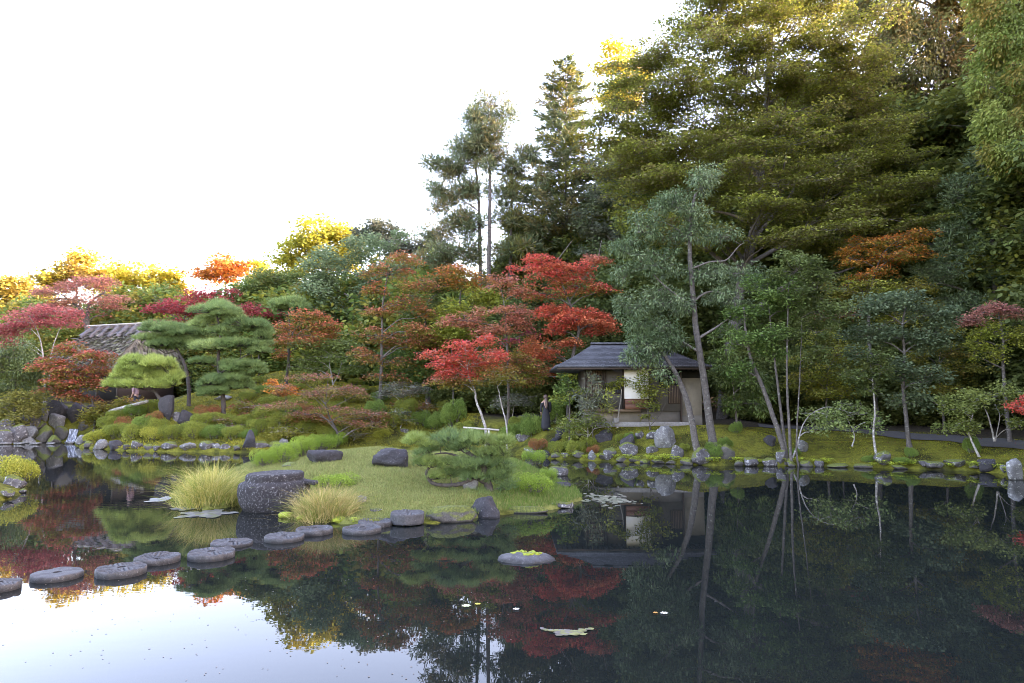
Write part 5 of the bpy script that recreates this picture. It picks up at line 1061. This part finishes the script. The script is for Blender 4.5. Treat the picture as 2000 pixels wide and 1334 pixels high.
# more wood added right of the picture, mostly unseen, to block the low sun
for x, Y, s in [(27,21,.75),(30,29,.95),(34,13,1.),(36,22,1.1),(37,34,1.2),(33,40,1.2),(43,28,1.3),(44,17,1.3),(44,42,1.4),(29,10,.9),(40,5,1.2),(50,10,1.4),(52,35,1.5),(30,49,1.1),(25,60,.9),(20,61,.9),(14,57.5,.95),(31,4,1.),(36,9,1.1),(44,3,1.2),(52,18,1.4),(38,-3,1.1),(28,0,.9),(46,24,1.3),(50,27,1.4),(29,36,.85),(26,27,.6),(24.5,24,.55)]: place(1, 0, Y, s, x=x)
for x, Y, s in [(26.5,27,.8),(28,31,.9),(27,24,.85),(24.5,19.5,.8),(26,16,.9),(27,12,.9),(30,35,1.),(29,20,1.),(33,26,1.1),(33,31,1.1),(31,39,1.),(28,8,1.)]: place(2, 0, Y, s, x=x)
for px, Y, s in [(-260,78,.9),(-160,82,.9),(-60,90,.9),(60,96,.95),(220,98,.9),(340,92,.75),(420,90,.7),(500,88,.75),(570,84,.9),(700,86,.85),(790,84,.75),(880,90,.7),(120,80,.55),(330,78,.5),(430,76,.5)]: place(3, px, Y, s)

# ================================================================== SHRUBS
AZ = shrub_proto('azalea_bush', [S(138,146,60), S(122,134,56), S(152,158,68), S(106,120,50)], 1.6, .9, 6500, .055)
AZR = shrub_proto('azalea_bush', [S(166,98,72), S(150,88,66), S(140,116,62)], 1.4, .8, 3200, .055)
AZG = shrub_proto('azalea_bush', [S(112,138,62), S(100,126,56), S(128,150,70)], 1.6, 1.1, 6500, .06)
AZY = shrub_proto('azalea_bush', [S(156,158,58), S(142,148,54), S(166,164,70)], 1.6, .8, 4400, .055)
used = set()
def shrub(pr, label, px, py, w, h, group=None, pd=None):
    g = G(px, py); mpp = g[1] / F; W_ = w * (1.1 if px > 1000 else 1.3) * mpp; base = {AZ: (1.6, .9), AZR: (1.4, .8), AZG: (1.6, 1.1), AZY: (1.6, .8)}[pr]
    s = (W_ / base[0], W_ / base[0] * .9, h * (1.2 if 'moss bank' in label else 1.65) * mpp / base[1]); loc = (g[0], g[1] + W_ * .3, g[2] - .04)
    if pr in used: o = copy_tree(pr, loc, px * .7, s)
    else: o = pr; o.location = loc; o.rotation_euler[2] = px * .7; o.scale = s; used.add(pr)
    return tagx(o, label, 'shrub', group)
grp = 'clipped azaleas on the left bank'
row = [(180,866,44,20,AZY),(215,862,48,24,AZ),(255,864,48,24,AZ),(292,864,44,22,AZY),(330,864,50,24,AZ),(372,862,50,26,AZ),(408,862,44,24,AZG),(448,864,44,22,AZ)]
for k, (px, py, w, h, pr) in enumerate(row): shrub(pr, 'clipped azalea mound along the left bank edge, %s right of the waterfall' % ORD[k], px, py, w, h, grp)
row = [(205,848,46,24,AZ),(240,844,40,22,AZR),(275,842,46,24,AZG),(300,850,42,22,AZ),(385,842,46,24,AZ),(425,838,44,22,AZ),(465,842,44,22,AZ),(500,850,44,22,AZ)]
for k, (px, py, w, h, pr) in enumerate(row): shrub(pr, 'clipped azalea in the second row up the left bank, %s from the waterfall' % ORD[k], px, py, w, h, grp)
row = [(255,818,40,22,AZG),(285,812,42,22,AZ),(222,830,40,20,AZ),(298,828,40,18,AZR),(400,818,44,20,AZR),(470,812,40,18,AZ),(515,826,50,22,AZ),(550,838,50,22,AZ),(590,850,48,20,AZ),(560,815,44,18,AZG),(520,800,44,18,AZ),(610,832,44,18,AZ),(640,862,44,20,AZ),(480,860,30,16,AZG)]
for k, (px, py, w, h, pr) in enumerate(row): shrub(pr, 'low loose bush on the moss slope between pines and hedge, %s from the waterfall' % ORD[k], px, py, w, h, 'loose bushes on the moss slope')
row = [(480,785,30,14,AZ),(512,772,30,14,AZG),(545,778,28,12,AZR),(575,768,30,14,AZ),(610,786,34,14,AZ),(645,776,30,14,AZG),(680,790,34,16,AZ),(705,772,30,14,AZ),(738,786,32,16,AZG),(500,752,26,12,AZ),(590,750,28,12,AZG),(632,752,28,12,AZ),(690,755,28,12,AZ),(655,806,36,16,AZ),(590,806,34,14,AZR),(540,806,34,14,AZ)]
for k, (px, py, w, h, pr) in enumerate(row): shrub(pr, 'little bush scattered on the upper moss slope, %s in the scatter from the cloud pine' % ORD[k], px, py, w, h, 'little bushes on the upper slope')
row = [(730,822,40,30,AZG),(765,842,40,24,AZ),(790,820,42,28,AZ),(820,838,40,26,AZG),(850,846,44,30,AZG),(885,840,50,44,AZG),(870,812,36,22,AZ),(905,858,40,24,AZ),(745,860,36,16,AZY),(700,850,40,20,AZ),(820,862,44,14,AZ),(930,862,40,20,AZG)]
for k, (px, py, w, h, pr) in enumerate(row): shrub(pr, 'rounded green bush behind the island, %s from the weeping maple' % ORD[k], px, py, w, h, 'rounded bushes behind the island')
row = [(1000,868,44,30,AZG),(1040,858,50,36,AZG),(1082,836,52,40,AZG),(1075,816,40,26,AZ),(1010,846,36,22,AZ),(1050,884,40,20,AZR),(1090,888,40,18,AZ),(1125,890,44,20,AZ),(1160,888,30,14,AZR),(1210,868,20,14,AZ),(1232,868,26,18,AZG),(1150,878,34,16,AZ),(1115,872,34,18,AZ)]
for k, (px, py, w, h, pr) in enumerate(row): shrub(pr, 'green bush on the slope between winding path and teahouse rocks, %s from the path' % ORD[k], px, py, w, h, 'bushes on the teahouse slope')
row = [(1400,898,40,34,AZG),(1420,878,30,24,AZG),(1340,886,24,18,AZ),(1555,892,26,18,AZG),(1700,905,24,16,AZG),(1785,896,24,22,AZG),(1905,888,32,36,AZG),(1770,912,36,16,AZG),(1440,850,26,26,AZG)]
for k, (px, py, w, h, pr) in enumerate(row): shrub(pr, 'small dark-leaved bush on the moss bank, %s right of the pale boulder' % ORD[k], px, py, w, h, 'small bushes on the moss bank')
shrub(AZY, 'rounded yellow-green bush on the near bank at the picture edge', 14, 946, 64, 40)
# island hedge and bushes
HG = [S(136,162,58), S(118,146,52), S(152,174,72), S(96,124,46)]
AZ2 = shrub_proto('island_bush', HG, 1.2, .8, 6500, .035, lob=9)
def ibush(label, px, py, w, h, first=[True], nm=None):
    g = G(px, py); mpp = g[1] / F; s = (w * 1.1 * mpp / 1.2, w * mpp / 1.2 * .9, h * 1.4 * mpp / .8); loc = (g[0], g[1] + w * mpp * .25, g[2] - .03)
    if first[0]: o = AZ2; o.location = loc; o.scale = s; first[0] = False
    else: o = copy_tree(AZ2, loc, px * .9, s)
    return tagx(o, label, 'shrub')
for k, (px, py, w, h) in enumerate([(512,914,56,30),(548,906,60,36),(588,894,60,36),(622,884,60,30),(655,876,56,26)]): ibush('bright green bush of the low island hedge, %s from the basin stone' % ORD[k], px, py, w, h)['group'] = 'low hedge along the back of the island'
ibush('small green bush tucked behind the yellow grass clump', 646, 962, 96, 30); ibush('round green bush on the island lawn right of the pine', 1040, 968, 84, 36); ibush('small bush at the island end above the flat stone', 1074, 940, 44, 22); ibush('low spreading bush at the back of the island beside the channel', 1046, 908, 64, 24)

# ================================================================== GRASS, MOSS, FERNS
def scatter(poly, n, box_=None):
    lo, hi = poly.min(0), poly.max(0); q = rng.uniform(lo, hi, (n, 2)); s = sdist(poly, q[:, 0], q[:, 1]); k = s > .02; return q[k], s[k]
q, s = scatter(ISLE, 150000)
lowf = np.sin(q[:, 0] * 1.1 + 2) * np.cos(q[:, 1] * .9) + .6 * np.sin(q[:, 0] * 2.7 + q[:, 1] * 1.9)
px_ = CX + F * q[:, 0] / q[:, 1]
green = sstep((px_ - 860) / 120 + lowf * .25)[:, None]
cA = srgb(152, 162, 94) * .68; cB = srgb(118, 148, 64) * .68; cD = srgb(176, 164, 110) * .8
col = (cA * (1 - green) + cB * green); mixd = (rng.random((len(q), 1)) < .25); col = np.where(mixd, col * .5 + cD * .5, col) * rng.uniform(.7, 1.25, (len(q), 1))
lv = Leaves(); h_ = rng.uniform(.05, .11, len(q)) * (1 + .9 * green[:, 0] * rng.random(len(q))); p = np.concatenate([q, height(q[:, 0], q[:, 1])[:, None] - .01], 1)
D = rng.normal(0, .42, (len(q), 3)); D[:, 2] = 1
lv.tris(p, D, rand_unit(len(q)), h_, .016, col); tagx(lv.build('grass', 'leaf'), 'short dry-green grass covering the island mound', 'grass', kind='stuff')
# moss tufts on the banks in view
BANK = np.array([PZ(*p)[:2] for p in [(1020,891),(1110,898),(1200,902),(1300,906),(1400,910),(1500,909),(1600,911),(1700,914),(1800,917),(1900,921),(1955,925)]] + [(22., 27.), (24., 31.), (13., 36), (9.5, 33.0), (3., 33.), (1., 34.)])
q, s = scatter(BANK, 80000); lv = Leaves(); p = np.concatenate([q, height(q[:, 0], q[:, 1])[:, None] - .005], 1)
pat = np.sin(q[:, 0] * 2.1 + np.sin(q[:, 1] * 1.7) * 2) * np.sin(q[:, 1] * 2.3 + 1) + rng.normal(0, .25, len(q)); t = sstep(pat * .6 + .5)[:, None]
col = (srgb(104, 104, 34) * (1 - t) + srgb(142, 144, 44) * t) * rng.uniform(.7, 1.25, (len(q), 1)); brown = rng.random((len(q), 1)) < .08; col = np.where(brown, srgb(120, 92, 50), col)
D = rng.normal(0, .6, (len(q), 3)); D[:, 2] = 1; lv.tris(p, D, rand_unit(len(q)), rng.uniform(.02, .05, len(q)), .035, col); tagx(lv.build('moss', 'leaf'), 'thick yellow-green moss carpeting the right bank', 'moss', kind='stuff')
LB = np.array([PZ(*p)[:2] for p in [(158,874),(250,881),(350,883),(490,884),(600,880),(700,877),(850,879),(950,885)]] + [(-1.5, 38.), (-3., 46.), (-13, 51.), (-20., 50.), (-24., 44.)])
q, s = scatter(LB, 55000); lv = Leaves(); p = np.concatenate([q, height(q[:, 0], q[:, 1])[:, None] - .005], 1)
pat = np.sin(q[:, 0] * 1.1 + np.sin(q[:, 1] * .9) * 2) * np.sin(q[:, 1] * 1.3 + 1) + rng.normal(0, .3, len(q)); t = sstep(pat * .6 + .5)[:, None]
col = (srgb(112, 110, 42) * (1 - t) + srgb(156, 150, 52) * t) * rng.uniform(.7, 1.25, (len(q), 1)); D = rng.normal(0, .6, (len(q), 3)); D[:, 2] = 1
lv.tris(p, D, rand_unit(len(q)), rng.uniform(.05, .11, len(q)), .06, col); tagx(lv.build('moss', 'leaf'), 'olive moss and low ground cover on the left slope', 'moss', kind='stuff')
def litter_leaves(label, poly, n, pal, L):
    q, s = scatter(poly, n); p = np.concatenate([q, height(q[:, 0], q[:, 1])[:, None] + .03], 1); lv = Leaves(); m = len(q)
    keep = (np.sin(q[:, 0] * .9 + 1) * np.sin(q[:, 1] * 1.1) + rng.normal(0, .5, m)) > -.1; p = p[keep]; m = len(p)
    lv.quads(p, rng.normal(0, 1, (m, 3)) * np.array((1, 1, .2)), UP + rng.normal(0, .35, (m, 3)), rng.uniform(.6, 1.3, m) * L, L * .8, np.asarray(pal)[rng.integers(len(pal), size=m)] * rng.uniform(.7, 1.2, (m, 1))); tagx(lv.build('fallen_leaves', 'leaf'), label, 'leaf litter', kind='stuff')
FL = [S(130,92,56), S(116,76,50), S(142,112,64), S(138,68,54), S(104,82,56)]
litter_leaves('fallen brown and red leaves scattered over the right moss bank', BANK, 2600, FL, .05); litter_leaves('fallen russet leaves scattered over the left slope', LB, 3200, FL, .07); litter_leaves('few fallen leaves in the island grass', ISLE, 500, FL, .035)
def tall_grass(label, px, py, rx, h, n, pal, dy=.5):
    g = G(px, py); mpp = g[1] / F; root = empty('grass_clump', tuple(g)); tagx(root, label, 'grass clump')
    a = in_ball(n, .6); base = np.stack([a[:, 0] * rx * mpp * .8, a[:, 1] * dy, np.zeros(n)], 1); base[:, 2] = height(base[:, 0] + g[0], base[:, 1] + g[1]) - g[2] - .02
    tuft = rng.normal(0, .28, (40, 2)); ti = rng.integers(40, size=n); dr = np.stack([a[:, 0] * .4 + tuft[ti, 0] + rng.normal(0, .3, n), a[:, 1] * .3 + tuft[ti, 1] + rng.normal(0, .3, n), np.full(n, 1.)], 1); Lh = h * mpp * rng.uniform(.25, 1.15, n) ** 1.1 * (1 - .3 * np.abs(a[:, 0])) * rng.uniform(.7, 1.1, 40)[ti]; bend = rng.uniform(.1, 1.3, n)[:, None]
    S_ = unit(np.cross(dr, rand_unit(n))) * .005; V = []; W_ = [1, .85, .5, 0.05]
    for k, t in enumerate((0, .35, .7, 1.)):
        c = base + dr * (Lh * t)[:, None] * np.concatenate([.35 + bend * t, .35 + bend * t, 1 - .3 * bend * t * t], 1); V += [c - S_ * W_[k], c + S_ * W_[k]]
    V = np.stack(V, 1).reshape(-1, 3); b = (np.arange(n) * 8)[:, None]; fs = np.concatenate([b + np.array([[2*k, 2*k+1, 2*k+3, 2*k+2]]) for k in range(3)])
    col = np.asarray(pal)[rng.integers(len(pal), size=n)] * rng.uniform(.75, 1.2, (n, 1)); meshobj('blades', V, [fs], 'leaf', root, cols=np.concatenate([col] * 3))
tall_grass('tall straw-yellow grass clump at the western tip of the island', 408, 976, 72, 78, 5600, [S(196,184,108), S(180,172,92), S(206,194,128), S(140,152,70), S(120,138,62)], .7)
tall_grass('straw-coloured grass clump in front of the basin stone by the stepping stones', 630, 1006, 82, 64, 5200, [S(192,174,112), S(180,164,102), S(202,186,128), S(138,148,70), S(160,142,92), S(118,134,64)], .5)
tall_grass('small green grass tuft at the foot of the basin stone', 478, 1000, 14, 20, 260, [S(126,140,66), S(150,156,84)], .12)
for k, (px, py, w) in enumerate([(556,1012,34), (590,1017,30), (615,1020,26), (660,1022,30), (690,1024,26)]):
    g = PZ(px, py, 0.); W_ = w * g[1] / F; me = rock_mesh('moss_cushion', W_, W_ * .8, .16, 200 + k, 0, 3, .2); me.materials.append(M['moss_bright']); o = bpy.data.objects.new('moss_cushion', me); C.objects.link(o); o.location = (g[0], g[1] + .12, -.03)
    tagx(o, 'bright moss cushion at the waterline below the straw grass, %s from the basin stone' % ORD[k], 'moss', 'moss cushions below the straw grass')
# ferns at the waterline: arching fronds
def fern_proto():
    root = empty('fern', (0, 0, 0)); lv = Leaves()
    for k in range(9):
        a = k * .7; dr = np.array((math.cos(a), math.sin(a), 0)); t = np.linspace(.15, 1, 8); p = dr * (t * .24)[:, None] + UP * (np.sin(t * 2.4) * .16)[:, None]
        sd_ = np.cross(dr, UP)
        for sg in (-1, 1): lv.quads(p, sd_ * sg + dr * .5 + rng.normal(0, .12, p.shape), UP + rng.normal(0, .3, p.shape), .1 * (1.15 - t), .035, pcol([S(176,190,62), S(156,176,58), S(186,196,84)], 8))
    lv.build('fronds', 'leaf', root); return root
FN = fern_proto(); fl = [1104,1122,1143,1170,1203,1226,1243,1268,1284,1302,1318,1336,1356,1384,1398,1436,1452,1486,1540,1562,1590,1616,1706,1722,1744,1766,1782,1826,1858,1900,1914,1946,1968,1980]
for k, px in enumerate(fl):
    py = np.interp(px, [1100, 1200, 1300, 1400, 1500, 1600, 1700, 1800, 1900, 1960, 1990], [897, 901, 905, 909, 908, 910, 913, 916, 920, 924, 935]) - r3.uniform(0, 5); g = G(px, py); s_ = r3.uniform(.8, 1.5); loc = (g[0], g[1], max(g[2], .04))
    if k == 0: FN.location = loc; FN.scale = (s_,) * 3; o = FN
    else: o = copy_tree(FN, loc, px * 1.1, s_)
    tagx(o, 'yellow-green fern overhanging the waterline of the right bank', 'fern', 'ferns along the waterline')

# ================================================================== POLES
def pole_thing(name, label, cat, parts):
    b = parts[0][1][0]; root = empty(name, tuple(b)); tagx(root, label, cat)
    for nm, pts, r_, mt in parts:
        t = Tubes(); t.tube(np.array(pts) - b, r_, 8); t.build(nm, mt, root)
d_ = 32.6; a_, b_ = P(905, 835, d_), P(975, 840, d_ - .3)
pole_thing('bamboo_rail', 'white bamboo crossbar on short posts propping the leaning maple', 'rail', [('rail', [a_, b_], .045, 'bamboo'), ('post', [P(923, 834, d_) - np.array((0, 0, .7)), P(923, 834, d_)], .04, 'bamboo'), ('post', [P(955, 837, d_ - .2) - np.array((0, 0, .7)), P(955, 836, d_ - .2)], .04, 'bamboo')])
pole_thing('log_rail', 'long pale log leaning across the slope below the low pine', 'log', [('log', [G(188, 816) + np.array((0, 0, .1)), P(225, 800, 43.), P(288, 784, 42.)], .1, 'bark_pale'), ('prop', [P(236, 797, 43.) - np.array((0, 0, .8)), P(236, 797, 43.)], .06, 'bark_pale')])
st = G(834, 812); pole_thing('dead_stump', 'bleached dead stub of trunk among the bushes behind the island', 'stump', [('stub', [st, P(833, 800, st[1]), P(834, 786, st[1])], .09, 'bark_pale'), ('snag', [P(833, 798, st[1]), P(840, 792, st[1])], .03, 'bark_pale')])

# ================================================================== PEOPLE
M['skin'] = plain('skin', (.42, .26, .2), .6, .08, 8, 0); M['hair'] = plain('hair_black', (.02, .016, .014), .5, .3, 20, .2, (20, 20, 3)); M['hair_brown'] = plain('hair_brown', (.09, .055, .04), .5, .3, 20, .2, (20, 20, 3))
M['shirt'] = plain('shirt_mauve', (.27, .17, .18), .85, .12, 7, .1); M['navy'] = plain('cloth_navy', (.025, .03, .05), .85, .2, 7, .1); M['black_cloth'] = plain('cloth_black', (.018, .019, .024), .85, .2, 7, .1)
def skin_mesh(name, V, E, Rr, mat, parent, sub=2):
    me = bpy.data.meshes.new(name); me.from_pydata([tuple(v) for v in V], E, []); o = bpy.data.objects.new(name, me); C.objects.link(o); o.parent = parent
    md = o.modifiers.new('Skin', 'SKIN'); md.use_smooth_shade = True; o.modifiers.new('Sub', 'SUBSURF').levels = sub; o.modifiers['Sub'].render_levels = sub
    if not me.skin_vertices: bpy.context.view_layer.objects.active = o; bpy.ops.mesh.customdata_skin_add()
    for i, r_ in enumerate(Rr): me.skin_vertices[0].data[i].radius = r_ if hasattr(r_, '__len__') else (r_, r_); me.skin_vertices[0].data[i].use_root = (i == 0)
    me.materials.append(M[mat]); return o
def lump(name, mat, parent, c, r_, seed=1, cut=None):
    bm = bmesh.new(); bmesh.ops.create_icosphere(bm, subdivisions=3, radius=1.)
    for v in bm.verts:
        v.co *= 1 + .05 * mnoise.noise(v.co * 2 + Vector((seed, 0, 0)))
        v.co = Vector((v.co.x * r_[0], v.co.y * r_[1], v.co.z * r_[2])); 
        if cut: cut(v)
        v.co += Vector(c)
    me = bpy.data.meshes.new(name); bm.to_mesh(me); bm.free(); me.polygons.foreach_set('use_smooth', np.ones(len(me.polygons), bool)); me.materials.append(M[mat]); o = bpy.data.objects.new(name, me); C.objects.link(o); o.parent = parent; return o
def person(label, loc, rz, man=True):
    root = empty('person', tuple(loc), rz); tagx(root, label, 'person')     # faces +X
    lean = .10 if man else .0
    V = [(0,0,.92),(.02+lean*.3,0,1.1),(.03+lean*.8,0,1.32),(.02+lean,0,1.44),(.05+lean*1.3,0,1.53),(.075+lean*1.5,0,1.615),(.07+lean*1.5,0,1.68),
         (0,.09,.86),(.03,.1,.48),(-.03,.1,.09),(.13,.11,.035),(0,-.09,.86),(-.05,-.1,.48),(-.1,-.1,.09),(.05,-.11,.035),
         (.02+lean,.18,1.38),(.0+lean*.6,.24,1.12),(.1+lean*.7,.22,.9),(.15+lean*.7,.2,.82),(.02+lean,-.18,1.38),(.0+lean*.6,-.24,1.12),(.1+lean*.7,-.22,.9),(.15+lean*.7,-.2,.82),(.21+lean*.7,.2,.78),(.2+lean*.7,.17,.76),(.21+lean*.7,-.2,.78),(.2+lean*.7,-.17,.76),
         (.175+lean*1.5,0,1.60),(.02,.2,1.)]
    V = V[:28]
    E = [(0,1),(1,2),(2,3),(3,4),(4,5),(5,6),(0,7),(7,8),(8,9),(9,10),(0,11),(11,12),(12,13),(13,14),(3,15),(15,16),(16,17),(17,18),(3,19),(19,20),(20,21),(21,22),(18,23),(18,24),(22,25),(22,26),(5,27)]
    Rr = [(.12,.14),(.11,.13),(.12,.15),(.09,.1),.055,(.095,.08),(.07,.06),.085,.06,.042,.035,.085,.06,.042,.035,.06,.045,.036,.03,.06,.045,.036,.03,.012,.012,.012,.012,.016]
    skin_mesh('body', V, E, Rr, 'skin', root)
    hd = (.06+lean*1.5, 0, 1.635)
    if man:
        skin_mesh('shirt', [V[i] for i in (0,1,2,3,15,16,19,20)], [(0,1),(1,2),(2,3),(3,4),(4,5),(3,6),(6,7)], [(.15,.17),(.14,.165),(.145,.175),(.105,.12),.085,.07,.085,.07], 'shirt', root)
        skin_mesh('trousers', [(0,0,.95),V[7],V[8],V[9],V[11],V[12],V[13]], [(0,1),(1,2),(2,3),(0,4),(4,5),(5,6)], [(.145,.16),.11,.085,.065,.11,.085,.065], 'navy', root)
        lump('hair', 'hair', root, (hd[0] - .02, 0, hd[2] + .035), (.115, .1, .11), 3)
        for y in (.1, -.1): lump('shoe', 'black_cloth', root, (.03 if y > 0 else -.04, y, .04), (.14, .055, .05), 5)
    else:
        skin_mesh('dress', [(0,0,.0),(0,0,.55),(0,0,.92),V[1],V[2],V[3],V[15],V[16],V[17],V[19],V[20],V[21]], [(0,1),(1,2),(2,3),(3,4),(4,5),(5,6),(6,7),(7,8),(5,9),(9,10),(10,11)], [(.25,.27),(.21,.24),(.16,.19),(.13,.16),(.14,.17),(.1,.12),.08,.07,.055,.08,.07,.055], 'black_cloth', root)
        lump('hair', 'hair_brown', root, (hd[0] - .03, 0, hd[2] + .02), (.12, .115, .13), 4); skin_mesh('long_hair', [(hd[0]-.07,0,1.64),(-.06,0,1.5),(-.1,0,1.3),(-.13,0,1.08)], [(0,1),(1,2),(2,3)], [(.09,.1),(.08,.12),(.06,.14),(.03,.1)], 'hair_brown', root)
        for y in (.1, -.1): lump('shoe', 'black_cloth', root, (.03 if y > 0 else -.04, y, .04), (.13, .05, .05), 5)
yy = 44.; gl = GX(266, yy); gl[2] = P(266, 748, yy)[2] - 1.74; person('person in a mauve t-shirt and dark trousers under the low pine', gl, math.pi - .2)
yy = 34.; gl = GX(1066, yy); person('person with long brown hair in a black dress on the path by the teahouse', gl, math.pi * .5 + .2, False)

# ================================================================== FLOATING LEAVES
M['pad'] = leaf_mat('floating_leaf', .35, .5, .1)
def weed(label, px, py, rx, ry, n, pal, size=.09, curve=0.):
    g = PZ(px, py, 0.); mpp = g[1] / F; A = in_ball(n, .5); yd = abs(PZ(px, py - ry, 0)[1] - PZ(px, py + ry, 0)[1]) / 2
    V, Fc, cl = [], [], []; k = 7
    edge = .75 + .25 * np.sin(np.arctan2(A[:, 1], A[:, 0]) * 5 + px)
    for i in range(n):
        x, y = A[i, 0] * rx * mpp * edge[i], A[i, 1] * yd * edge[i] + curve * (A[i, 0] ** 2) * yd; r_ = size * rng.uniform(.5, 1.2); t = np.linspace(0, 2 * np.pi, k, endpoint=False) + rng.random()
        V.append(np.stack([x + r_ * np.cos(t) * rng.uniform(.8, 1.1, k), y + r_ * np.sin(t) * rng.uniform(.8, 1.1, k), np.full(k, .006 + .010 * i / n)], 1)); cl.append(np.asarray(pal)[rng.integers(len(pal))] * rng.uniform(.8, 1.2))
    o = meshobj('floating_weed', np.concatenate(V), [np.arange(n * k).reshape(n, k)], 'pad', cols=np.array(cl)); o.location = (g[0], g[1], 0); return tagx(o, label, 'water weed', kind='stuff')
PW = [S(112,112,112), S(100,100,98), S(122,122,116), S(98,104,78)]
weed('broad pale mat of floating weed beside the basin stone', 402, 1004, 56, 9, 420, PW); weed('narrow floating weed strip below the straw grass', 366, 993, 34, 5, 170, PW); weed('small floating weed patch furthest left of the island', 313, 976, 24, 6, 130, PW)
weed('scattered lily leaves on the water at the eastern tip of the island', 1185, 976, 66, 16, 230, [S(120,124,100), S(104,108,92), S(140,136,120)], .07); weed('curved strip of yellowish floating weed in the dark open water', 1112, 1238, 56, 7, 200, [S(128,130,84), S(112,114,92), S(118,112,108)], .035, 1.4)
for k, (lab, px, py, s_, c_) in enumerate([('pale green leaf floating beside a yellow one', 910, 1185, .07, S(188,196,150)), ('yellow leaf floating beside a pale green one', 933, 1181, .045, S(206,190,70)), ('white leaf floating on the dark red reflection', 1008, 1191, .05, S(206,206,190)), ('small orange leaf floating beside a white one', 1280, 1198, .035, S(210,150,80)), ('white leaf floating beside a small orange one', 1297, 1199, .055, S(212,212,196))]):
    lv = Leaves(); t = np.linspace(0, 6.28, 7, endpoint=False); D = np.stack([np.cos(t), np.sin(t), np.full(7, .1)], 1); lv.quads(np.zeros((7, 3)) + np.array((0, 0, .008)), D, np.repeat(UP[None], 7, 0), s_, s_ * .8, np.repeat(c_[None], 7, 0)); o = lv.build('floating_leaf', 'pad'); o.location = PZ(px, py, 0); tagx(o, lab, 'leaf', 'single leaves on the water')
n = 170; q = np.stack([rng.uniform(0, 1000, n), 1120 + 214 * rng.random(n) ** 1.2], 1); pp = np.array([PZ(a, b, .004) for a, b in q]); lv = Leaves(); lv.quads(pp, rng.normal(0, 1, (n, 3)) * np.array((1, 1, 0)), np.repeat(UP[None], n, 0), rng.uniform(.012, .035, n), .018, np.repeat((srgb(110, 95, 80))[None], n, 0)); tagx(lv.build('leaf_specks', 'pad'), 'tiny leaf specks drifting on the open water', 'leaf litter', kind='stuff')
